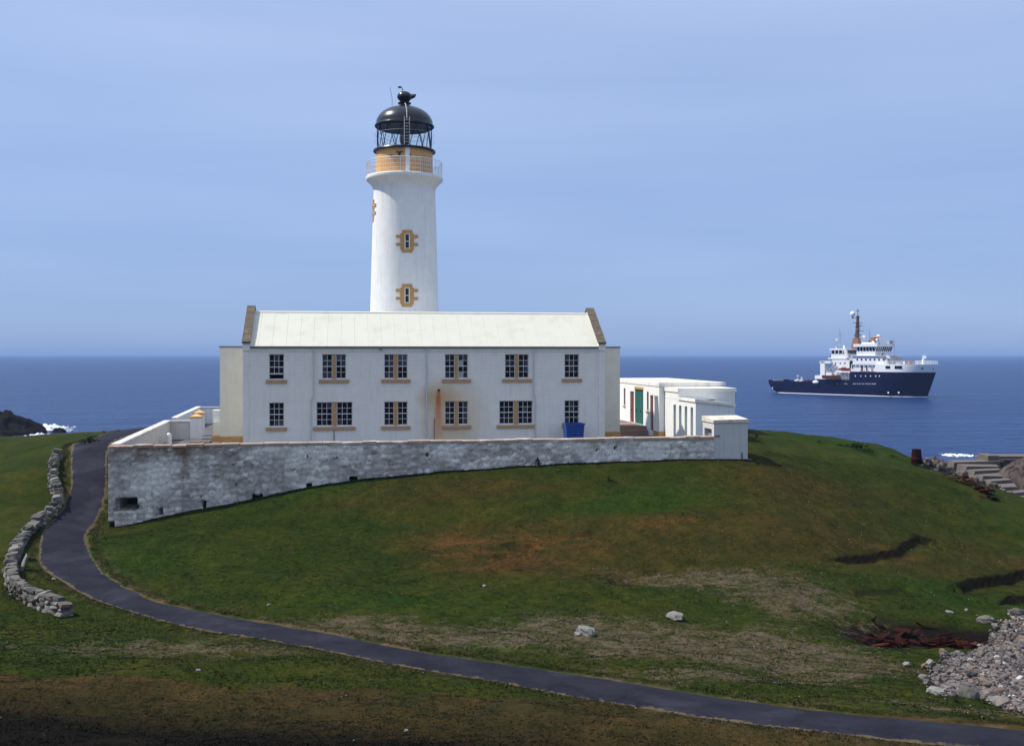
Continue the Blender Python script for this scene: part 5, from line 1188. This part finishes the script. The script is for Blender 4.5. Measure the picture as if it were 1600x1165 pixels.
# ------------------------------------------------------------------ small plants
def plant(px, py, size, label, cat='plant', name='leafy_plant', n=60, seed=0, D=None):
    if 1270 < px < 1400 and py < 705: D = 76.0
    w = np.array(pt(px, py, D)[:2]) if D else hit(px, py); z = float(ground(np.array([w[0]]), np.array([w[1]]))[0][0])
    rg = random.Random(seed + px); r = empty(name, (w[0], w[1], z)); tag(r, label, cat)
    m = MB()
    for k in range(n):
        a = rg.uniform(0, 6.28); q = rg.random() ** .6; h = rg.uniform(.15, 1) * size[1] * (1 - .55 * q); rad = q * size[0]
        c = Vector((math.cos(a) * rad, math.sin(a) * rad * .8, h)); d = Vector((math.cos(a), math.sin(a), rg.uniform(.2, 1.2))).normalized(); s = Vector((-d.y, d.x, 0)).normalized()
        l = rg.uniform(.12, .26) * max(size[0], size[1]) * 1.0; wd = l * .32
        m.add([c - d * l * .4, c + s * wd, c + d * l * .7, c - s * wd], [(0, 1, 2, 3)])
    m.build('foliage', M['leaf'], r)
    st = MB()
    for k in range(4):
        a = rg.uniform(0, 6.28); st.tube([(0, 0, -.05), (math.cos(a) * size[0] * .3, math.sin(a) * size[0] * .3, size[1] * .6)], [.015, .008], 4)
    st.build('stem', M['leaf'], r)
for i, a in enumerate([
    (841, 727, (.22, .62), 'tall pointed weed against the foot of the yard wall, right of centre'), (868, 726, (.22, .2), 'low weed at the wall foot right of the tall weed'), (952, 752, (.28, .42), 'dark weed clump in the grass below the yard wall'),
    (1339, 692, (.95, .5), 'broad dark green bush on the headland skyline'), (1358, 694, (.45, .3), 'small bush just right of the broad skyline bush'), (1313, 690, (.4, .22), 'small flat bush left of the broad skyline bush'), (1280, 686, (.3, .26), 'tiny dark bush on the headland skyline nearest the hut'), (1396, 700, (.5, .25), 'low bush on the skyline nearest the drum'), (1182, 684, (.35, .55), 'pointed dark bush on the skyline right of the hut'), (1188, 725, (.5, .18), 'dark tuft in the shade of the hut'),
    (142, 690, (.9, .45), 'dark green bush beside the road top on the left'), (128, 690, (.5, .3), 'low bush left of the roadside bush'), (163, 676, (.3, .3), 'tiny bush on the left skyline'), (186, 674, (.35, .3), 'tiny bush on the left skyline nearest the yard wall'),
    (22, 940, (.5, .6), 'dark bush in the bend below the dry-stone wall'), (925, 1024, (.18, .14), 'dark weed in the grass below the angular boulder'), (1495, 1095, (.28, .32), 'bright green tuft at the lower edge of the shingle, left'), (1537, 1098, (.22, .28), 'bright green tuft at the lower edge of the shingle, right'), (92, 760, (.3, .3), 'weed at the foot of the dry-stone wall by the upper road')]):
    plant(a[0], a[1], a[2], a[3], n=70 if a[2][0] < .6 else 150, seed=i)

# ------------------------------------------------------------------ ship
SH = Vector((.6402, -.7682, 0)); SN = Vector((-.7682, -.6402, 0)); S0 = Vector((100.7, 393.0, 0)) - SN * 6.0
def ship():
    ang = math.atan2(SH.y, SH.x); root = empty('ship', S0, ang)
    tag(root, 'navy-hulled lighthouse tender ship with white superstructure lying offshore', 'ship')
    # local: x forward from stern, y to port(+), starboard -6
    def sx(zx, q):            # forward station of a feature seen at detail column zx, q metres in from the starboard side
        px = 1180 + zx / 5.3333; k = (px - 800) / 1600; X0, D0 = 100.7 + .7682 * q, 393 + .6402 * q
        return (k * D0 - X0) / (.6402 + .7682 * k)
    def sz(zx, zy, q): s = sx(zx, q); return EYE - (470 + zy / 5.3333 - 553) * (393 + .6402 * q - .7682 * s) / 1600
    hullm = plain('hull_navy', (.001, .003, .034), .6, .15, .3, spec=.08, dirt=(.004, .006, .03)); whitem = plain('ship_white', (.80, .80, .80), .45, .05, .4, dirt=(.68, .66, .63)); buff = plain('ship_buff', (.26, .11, .055), .6, .15, .5)
    mastm = plain('ship_mast_brown', (.12, .065, .055), .6, .15, .5); redm = plain('boat_red', (.42, .045, .03), .5, .15, .5); deckm = plain('ship_deck', (.10, .055, .05), .8, .25, .4); orangem = plain('boat_brown_red', (.16, .05, .035), .6, .2, .5); greym = plain('ship_grey', (.34, .35, .37), .6, .12, .6)
    def s0(z): return -.2 - 3.4 * min(max(z, 0) / 4.0, 1.2) ** .7
    def s1(z): return 58.4 + 4.2 * max(z, 0) / 11.5
    def hb(s, z):
        a, b = s0(z), s1(z); f = 6.0
        nb = 17 + 3 * (1 - min(z, 9) / 9) * 2
        if s > b - nb: t = (s - (b - nb)) / nb; f *= max(0, 1 - t ** (2.0 + .13 * z))
        if s < a + 7: t = 1 - (s - a) / 7; f *= 1 - (.38 if z < 1 else .20) * t * t
        return max(f, .02)
    def strip(name, sa, sb, za, zb, mat, parent=root, ns=48, nz_=4, closed_aft=False):
        m = MB(); zz = np.linspace(za, zb, nz_ + 1); V = []
        for side in (-1, 1):
            for z in zz:
                a, b = max(sa, s0(z)), min(sb, s1(z))
                for t in np.linspace(0, 1, ns + 1): s = a + (b - a) * (1 - (1 - t) ** 1.4); V.append((s, side * hb(s, z), z))
        k = ns + 1; F_ = []
        for sd in range(2):
            for i in range(nz_):
                for j in range(ns):
                    a = sd * k * (nz_ + 1) + i * k + j; q = (a, a + 1, a + k + 1, a + k); F_.append(q if sd == 0 else q[::-1])
        for i in range(nz_): a = i * k; b = k * (nz_ + 1) + i * k; F_.append((a, a + k, b + k, b))          # aft end
        for i in range(nz_): a = i * k + ns; b = k * (nz_ + 1) + i * k + ns; F_.append((a, b, b + k, a + k))
        top, bt = nz_ * k, k * (nz_ + 1) + nz_ * k
        for j in range(ns): F_.append((top + j, top + j + 1, bt + j + 1, bt + j))
        m.add(V, F_); return smooth_by_angle(m.build(name, mat, parent), 40)
    hull = strip('hull', -9, 70, -.6, 3.9, hullm, ns=64, nz_=6)
    strip('midship_hull', 18.6, 70, 3.9, 5.7, hullm); strip('forward_hull', 32.6, 70, 5.7, 8.75, hullm); fb = strip('forecastle', 42.5, 70, 8.75, 11.5, whitem)
    wl_ = MB()          # pale boot line
    for side in (-1, 1):
        a = [(s, side * (hb(s, .28) + .03), .12) for s in np.linspace(s0(.28) + .1, s1(.28), 50)]; b = [(p[0], p[1], .42) for p in a]; n = len(a)
        wl_.add(a + b, [(i, i + 1, n + i + 1, n + i) for i in range(n - 1)])
    wl_.build('boot_line', whitem, hull)
    bw = MB()           # low bulwark round the working deck
    st = np.linspace(s0(4), 18.6, 24)
    for side in (-1, 1):
        a = [(s, side * hb(s, 3.9), 3.9) for s in st]; b = [(s, side * (hb(s, 3.9) - .02), 4.75 if s > -1 else 5.1) for s in st]; c = [(s, side * (hb(s, 3.9) - .22), 4.75 if s > -1 else 5.1) for s in st]; d = [(s, side * (hb(s, 3.9) - .22), 3.9) for s in st]; n = len(st)
        bw.add(a + b + c + d, [(i + r_ * n, i + 1 + r_ * n, i + 1 + (r_ + 1) * n, i + (r_ + 1) * n) for r_ in range(3) for i in range(n - 1)])
    bw.build('bulwark', hullm, hull)
    MB().box(-2.5, 18.4, -5.5, 5.5, 3.905, 4.0).build('working_deck', deckm, hull)
    strip('upper_deck', 19, 32.5, 5.705, 5.8, deckm, hull)
    def B(name, sa, sb, y0, y1, z0, z1, mat=whitem, par=root): return MB().box(sa, sb, y0, y1, z0, z1).build(name, mat, par)
    dk = M['pane']
    # main house tiers
    t1 = B('deckhouse', 32.8, 42.4, -4.6, 4.6, 8.8, 11.5); g1 = MB()
    B('promenade_roof', 32.7, 42.45, -5.2, 5.2, 11.2, 11.48)
    for s in (32.9, 34.6, 36.2, 37.8, 39.4, 41.0, 42.3): MB().box(s, s + .18, -5.9, -5.72, 8.8, 11.19).build('stanchion', whitem, t1)
    for s in (36, 38, 40): B('side_door', s, s + .8, -4.64, -4.59, 8.95, 10.8, orangem, t1)
    B('bulwark_panel', 32.8, 36.5, -5.98, -5.85, 8.75, 9.7)
    t2 = B('accommodation_block', 33.2, 45.4, -5.2, 5.2, 11.505, 14.3); B('boat_deck', 32.4, 46.0, -5.7, 5.7, 14.305, 14.5)
    for s in np.arange(34.6, 45, 1.7): B('porthole', s, s + .6, -5.24, -5.19, 12.7, 13.35, dk, t2)
    for y in np.arange(-4.3, 4.5, 1.5): B('porthole', 45.39, 45.44, y, y + .7, 12.7, 13.35, dk, t2)
    br = B('bridge', 34.6, 41.9, -5.2, 5.2, 14.505, 16.0)
    MB().hexa([(34.6, -5.2, 16.0), (41.9, -5.2, 16.0), (41.9, 5.2, 16.0), (34.6, 5.2, 16.0), (34.6, -5.5, 17.6), (42.5, -5.6, 17.6), (42.5, 5.6, 17.6), (34.6, 5.5, 17.6)]).build('bridge_glazing', dk, br)
    for s in np.arange(34.7, 42, 1.2): MB().hexa([(s, -5.24, 16.0), (s + .28, -5.24, 16.0), (s + .28, -5.1, 16.0), (s, -5.1, 16.0), (s, -5.62, 17.6), (s + .28, -5.62, 17.6), (s + .28, -5.4, 17.6), (s, -5.4, 17.6)]).build('window_post', whitem, br)
    for y in np.arange(-5.2, 5.2, 1.3): MB().hexa([(41.85, y, 16.0), (41.95, y, 16.0), (41.95, y + .28, 16.0), (41.85, y + .28, 16.0), (42.4, y, 17.6), (42.56, y, 17.6), (42.56, y + .28, 17.6), (42.4, y + .28, 17.6)]).build('window_post', whitem, br)
    B('bridge_roof', 33.8, 43.1, -6.0, 6.0, 17.605, 18.6, whitem, br); B('monkey_island', 35.5, 40.5, -3.4, 3.4, 18.605, 19.2, whitem, br)
    B('roof_box', 41.2, 42.6, 3.0, 5.6, 18.605, 19.8, greym, br)
    # forecastle windows and fittings
    for (a, b, z0, z1) in ((1090, 1140, 9.9, 10.9), (1165, 1235, 9.9, 10.95), (1358, 1380, 9.9, 10.4), (1425, 1440, 9.7, 10.1)):
        q0 = 0; s_a, s_b = sx(a, .3), sx(b, 1.2); ya, yb = -hb(s_a, 10.4) - .06, -hb(s_b, 10.4) - .06
        MB().hexa([(s_a, ya, z0), (s_b, yb, z0), (s_b, yb + .2, z0), (s_a, ya + .2, z0), (s_a, ya - .02, z1), (s_b, yb - .02, z1), (s_b, yb + .2, z1), (s_a, ya + .2, z1)]).build('fairlead_window', dk, fb)
    fd = 11.505
    B('windlass', 51, 53.2, -1.4, 1.2, fd, fd + 1.2, orangem, root); B('hatch', 46.6, 49.5, -2.4, 2.4, fd, fd + .7, greym, root)
    rl = MB()
    for side in (-1, 1):
        for z in (12.0, 12.5): rl.tube([(s, side * (hb(s, 11.5) - .15), z) for s in np.linspace(46, 61.6, 20)], .05, 4)
        for s in np.linspace(46, 61.6, 12): rl.tube([(s, side * (hb(s, 11.5) - .15), 11.5), (s, side * (hb(s, 11.5) - .15), 12.5)], .05, 4)
    rl.build('bow_rail', whitem, fb)
    for (s, y, h) in ((45.9, -4.6, 2.6), (57.5, -1.0, 2.6)):
        m = MB(); m.tube([(s, y, fd), (s, y, fd + h * .6), (s + .25, y - .2, fd + h * .85), (s + .8, y - .4, fd + h)], [.45, .45, .5, .7], 10); m.build('ventilator', whitem, root)
    B('foredeck_house', 45.5, 47.2, -3.8, 3.8, fd, fd + 2.4, greym, root)
    # aft house, aft control room, pillars and crane
    ah = B('aft_house', 24.3, 32.7, -4.6, 4.6, 5.81, 13.2); B('aft_house_roof', 22.6, 33.0, -4.75, 4.75, 13.205, 13.6, whitem, ah)
    B('side_opening', sx(785, .9), sx(805, .9), -5.05, -4.59, 10.2, 12.6, dk, ah)
    for s in (25.5, 27.4, 29.3): B('porthole', s, s + .5, -4.64, -4.59, 11.4, 11.9, dk, ah)
    ac = B('aft_control_room', 23.8, 29.8, -4.4, 4.4, 13.605, 15.2); B('control_glazing', 23.7, 29.9, -4.5, 4.5, 15.205, 16.4, dk, ac); B('control_roof', 23.2, 30.4, -4.7, 4.7, 16.405, 17.0, whitem, ac)
    for s in np.arange(23.7, 30, 1.55): B('window_post', s, s + .25, -4.55, -4.45, 15.21, 16.4, whitem, ac)
    for y in np.arange(-4.5, 4.5, 1.75): B('window_post', 23.65, 23.75, y, y + .25, 15.21, 16.4, whitem, ac)
    MB().hexa([(30.2, -5.0, 13.6), (31.2, -5.0, 13.6), (31.2, -4.4, 13.6), (30.2, -4.4, 13.6), (28.8, -5.0, 17.0), (30.2, -5.0, 17.0), (30.2, -4.4, 17.0), (28.8, -4.4, 17.0)]).build('raking_strut', whitem, root)
    cr = B('crane_pillar', 19.9, 21.8, -5.6, -3.6, 5.81, 12.3); B('crane_pillar', 19.9, 21.8, 3.6, 5.6, 5.81, 12.3); B('gantry_beam', 19.6, 24.2, -5.6, 5.6, 11.6, 12.4)
    MB().tube([(21.4, -5.0, 7.4), (26.0, -5.2, 11.2)], .3, 7).build('crane_jib', greym, root)
    MB().tube([(26.0, -5.2, 11.2), (27.4, -5.2, 7.6)], .1, 5).build('crane_wire', greym, root)
    B('winch_house', 17.5, 22.5, -5.4, 5.4, 5.81, 7.1, whitem, root)
    for k, s in enumerate(np.arange(22.8, 32, 1.5)): B('bulwark_stanchion', s, s + .15, -5.95, -5.8, 5.7, 8.3, greym, root)
    for z in (6.6, 7.5, 8.3): MB().tube([(22.8, -5.88, z), (32.4, -5.88, z)], .07, 5).build('side_rail', greym, root)
    B('deck_locker', 26.5, 31.5, -5.2, -4.62, 5.81, 8.0, greym, ah)
    # masts
    mm = MB(); zc = 18.6; smx = sx(845, 6.0)
    MB().hexa([(smx - 1.6, -1.1, 17.0), (smx + 1.3, -1.1, 17.0), (smx + 1.3, 1.1, 17.0), (smx - 1.6, 1.1, 17.0), (smx - 1.0, -.8, 20.8), (smx + 1.1, -.8, 20.8), (smx + 1.1, .8, 20.8), (smx - 1.0, .8, 20.8)]).build('funnel', buff, root)
    mast = MB().tube([(smx + .2, 0, 20.7), (smx + .5, 0, 28.9)], [.85, .5], 10).build('mast', mastm, root); MB().box(smx - .6, smx + 1.4, -.9, .9, 21.8, 22.1).build('platform', mastm, mast); MB().box(smx - .2, smx + 1.2, -.8, .8, 24.0, 24.25).build('platform', greym, mast)
    MB().tube([(smx + .5, 0, 28.4), (smx + .55, 0, 31.6)], [.16, .07], 6).build('pole', mastm, mast)
    for (z, w) in ((26.2, 2.6), (24.9, 1.6), (28.4, 1.2), (30.6, .7)): MB().box(smx + .2, smx + .7, -w, w, z, z + .2).build('yard', mastm, mast)
    MB().box(smx + .4, smx + 2.6, -.4, .4, 23.2, 23.4).build('platform', mastm, mast); MB().box(smx + 1.4, smx + 1.6, -1.3, 1.3, 25.2, 25.45).build('radar_scanner', mastm, mast)
    smooth_by_angle(MB().ball((smx - 1.6, 0, 29.6), .95, 16, 10).build('radome', whitem, mast), 80); MB().tube([(smx - 1.6, 0, 28.2), (smx - 1.6, 0, 29)], .3, 8).build('radome_stand', mastm, mast); MB().box(smx - 2.0, smx + .5, -.3, .3, 28.0, 28.2).build('radome_arm', mastm, mast)
    for (zx, zy0, zy1) in ((705, 225, 372), (952, 230, 352), (1155, 310, 462)):
        q = 6.0; s = sx(zx, q); za, zb = sz(zx, zy1, q), sz(zx, zy0, q)
        am = MB().tube([(s, 0, za), (s, 0, za * .35 + zb * .65), (s, 0, zb)], [.22, .16, .07], 6).build('aerial_mast', greym, root); MB().box(s - .1, s + .1, -.7, .7, za * .4 + zb * .6, za * .4 + zb * .6 + .12).build('yard', greym, am)
    for (zx, zy, q, r_) in ((908, 300, 4.0, .55), (1028, 298, 7.0, .75), (1013, 322, 5.0, .45), (680, 325, 4.0, .4)):
        s, z = sx(zx, q), sz(zx, zy, q); o_ = smooth_by_angle(MB().ball((s, q - 6, z), r_, 12, 8).build('satellite_dome', whitem, root), 80); MB().tube([(s, q - 6, z - r_ * .9), (s, q - 6, min(z - 1.2, 18.7 if zx > 800 else 17.0))], .12, 5).build('stand', greym, o_)
    B('deck_crane', sx(985, 6) - .6, sx(985, 6) + 1.0, -.9, .9, 19.21, 21.0, buff, root); MB().tube([(sx(985, 6), 0, 20.8), (sx(1050, 6), 0, 21.4)], [.35, .15], 6).build('crane_arm', redm, root)
    # portholes and pale marks along the side
    for zx in (835, 880, 920, 962, 1005, 1035): s = sx(zx, 0); MB().ball((s, -hb(s, 7.3) - .02, sz(zx, 626, 0)), .24, 8, 6, (1, .3, 1)).build('porthole', whitem, hull)
    for zx, w in ((682, .25), (745, .35), (760, .35), (815, .5), (832, .4), (850, .5), (868, .5), (890, .4), (902, .3), (920, .5), (937, .5), (952, .4), (970, .5), (985, .5), (997, .4)):
        s = sx(zx, 0); MB().box(s, s + w * .9, -hb(s, 4.5) - .03, -hb(s, 4.5) + .1, sz(zx, 690, 0) - .22, sz(zx, 690, 0) + .2).build('hull_mark', greym, hull)
    for zx in (1105, 1180): s = sx(zx, .6); MB().ball((s, -hb(s, 1.8) - .02, sz(zx, 765, .6)), .34, 8, 6, (1, .3, 1)).build('draught_disc', whitem, hull)
    s = sx(132, 0); MB().ball((s, -hb(s, 2) - .05, 1.9), .3, 8, 6, (1, .4, 1)).build('draught_disc', whitem, hull)
    # things carried on deck
    def W(s, y, z): return S0 + SH * s - SN * y + Vector((0, 0, z))
    def boat(s, y, z, l, mat, lab, cab=False):
        r = empty('workboat', W(s, y, z), ang); tag(r, lab, 'boat'); m = MB(); n = 10; V, F_ = [], []
        for i in range(n + 1):
            t = i / n; w = (1 - max(0, (t - .55) / .45) ** 2) * l * .17 + .03; k = .25 * max(0, (t - .6) / .4) ** 2
            V += [(t * l - l / 2, -w, l * .2 + k), (t * l - l / 2, -w * .7, .1 + k), (t * l - l / 2, w * .7, .1 + k), (t * l - l / 2, w, l * .2 + k)]
        for i in range(n):
            for j in range(3): F_.append((i * 4 + j, i * 4 + 4 + j, i * 4 + 5 + j, i * 4 + 1 + j))
            F_.append((i * 4 + 3, i * 4 + 7, i * 4 + 4, i * 4))
        F_ += [(0, 1, 2, 3), (n * 4 + 3, n * 4 + 2, n * 4 + 1, n * 4)]; m.add(V, F_); m.build('hull', mat, r)
        MB().box(-l * .3, l * .05, -l * .09, l * .09, l * .2, l * (.36 if cab else .27)).build('cabin' if cab else 'engine_box', whitem if cab else deckm, r)
        MB().tube([(-l * .1, 0, l * .26), (-l * .1, 0, l * .5)], .06, 5).build('post', greym, r)
    boat(sx(632, -1.0), -6.6, 5.9, 6.8, orangem, 'dark red workboat slung low on the side of the ship under the crane', True)
    boat(sx(748, .6), -5.3, 9.0, 4.4, redm, 'bright red rescue boat on the ship beside its white aft house')
    B('boat_platform', sx(748, .6) - 2.4, sx(748, .6) + 2.4, -5.95, -4.62, 8.3, 8.85, whitem, root)
    bo = empty('fender', W(18.6, -6.5, 4.6), ang); tag(bo, 'white oval fender hanging at the ship side by the low working deck', 'fender'); smooth_by_angle(MB().ball((0, 0, 0), 1.0, 14, 8, (1.3, .7, .7)).build('body', whitem, bo), 80); MB().tube([(0, 0, .6), (0, .4, 1.6)], .06, 4).build('rope', greym, bo)
    for i, (s, h, lab) in enumerate(((8.2, 2.6, 'pale round navigation buoy standing on the ship aft deck'), (10.0, 1.9, 'smaller pale buoy lying forward of the round one on the aft deck'))):
        b_ = empty('buoy', W(s, -2.6, 4.0), ang); tag(b_, lab, 'buoy', 'buoys on the working deck')
        smooth_by_angle(MB().lathe([(.3, 0), (.95, .2), (1.05, .8), (.8, 1.3), (.3, 1.5), (.22, h), (0, h)], 16).build('body', greym, b_), 60); MB().box(-.3, .3, -.3, .3, h, h + .35).build('top_mark', whitem, b_)
    cc = empty('deck_gear', W(13.5, -3.0, 4.0), ang); tag(cc, 'rusty coils and chain gear on the ship aft deck before the white winch house', 'gear')
    for k in range(5): MB().tube([(-2 + k * .9, math.cos(a) * .7 + (k % 2) * .4, .7 + math.sin(a) * .6) for a in np.linspace(0, 6.28, 14)], .16, 6, False).build('coil', deckm, cc)
    rg = random.Random(9)
    for k in range(34):
        t = rg.random(); s_ = rg.choice((rg.uniform(34, 44), rg.uniform(23, 32), rg.uniform(47, 58), rg.uniform(35, 42), rg.uniform(4, 17))); top = 14.5 if 42.6 < s_ < 45.5 else (18.6 if s_ > 34 and s_ < 42.6 else (17.0 if 23.4 < s_ < 30 else (13.6 if s_ > 20 and s_ < 33 else (11.5 if s_ > 45.5 else 4.0))))
        w, h = rg.uniform(.2, .7), rg.uniform(.4, 1.3); y = rg.uniform(-3.5, 2.5) if s_ < 47 else rg.uniform(-1.8, 1.0)
        MB().box(s_, s_ + w, y, y + w, top, top + h, .05).build('deck_fitting', rg.choice((whitem, whitem, greym, deckm, buff)), root)
    B('stern_roller', -3.2, -2.2, -3, 3, 4.1, 5.0, greym, root)
ship()

# ------------------------------------------------------------------ sea haze
hm = bpy.data.materials.new('sea_haze'); hm.use_nodes = True; hn = hm.node_tree; hn.nodes.clear()
ho = hn.nodes.new('ShaderNodeOutputMaterial'); pv = hn.nodes.new('ShaderNodeVolumePrincipled')
pv.inputs['Color'].default_value = (0.36, 0.52, 0.84, 1); pv.inputs['Density'].default_value = 0.00016; pv.inputs['Anisotropy'].default_value = 0.0
hn.links.new(pv.outputs[0], ho.inputs['Volume'])
hz = MB().box(-15000, 15000, -15000, 15000, -4.5, 45).build('haze', hm); tag(hz, 'thin blue sea haze over the water', 'haze', kind='stuff')
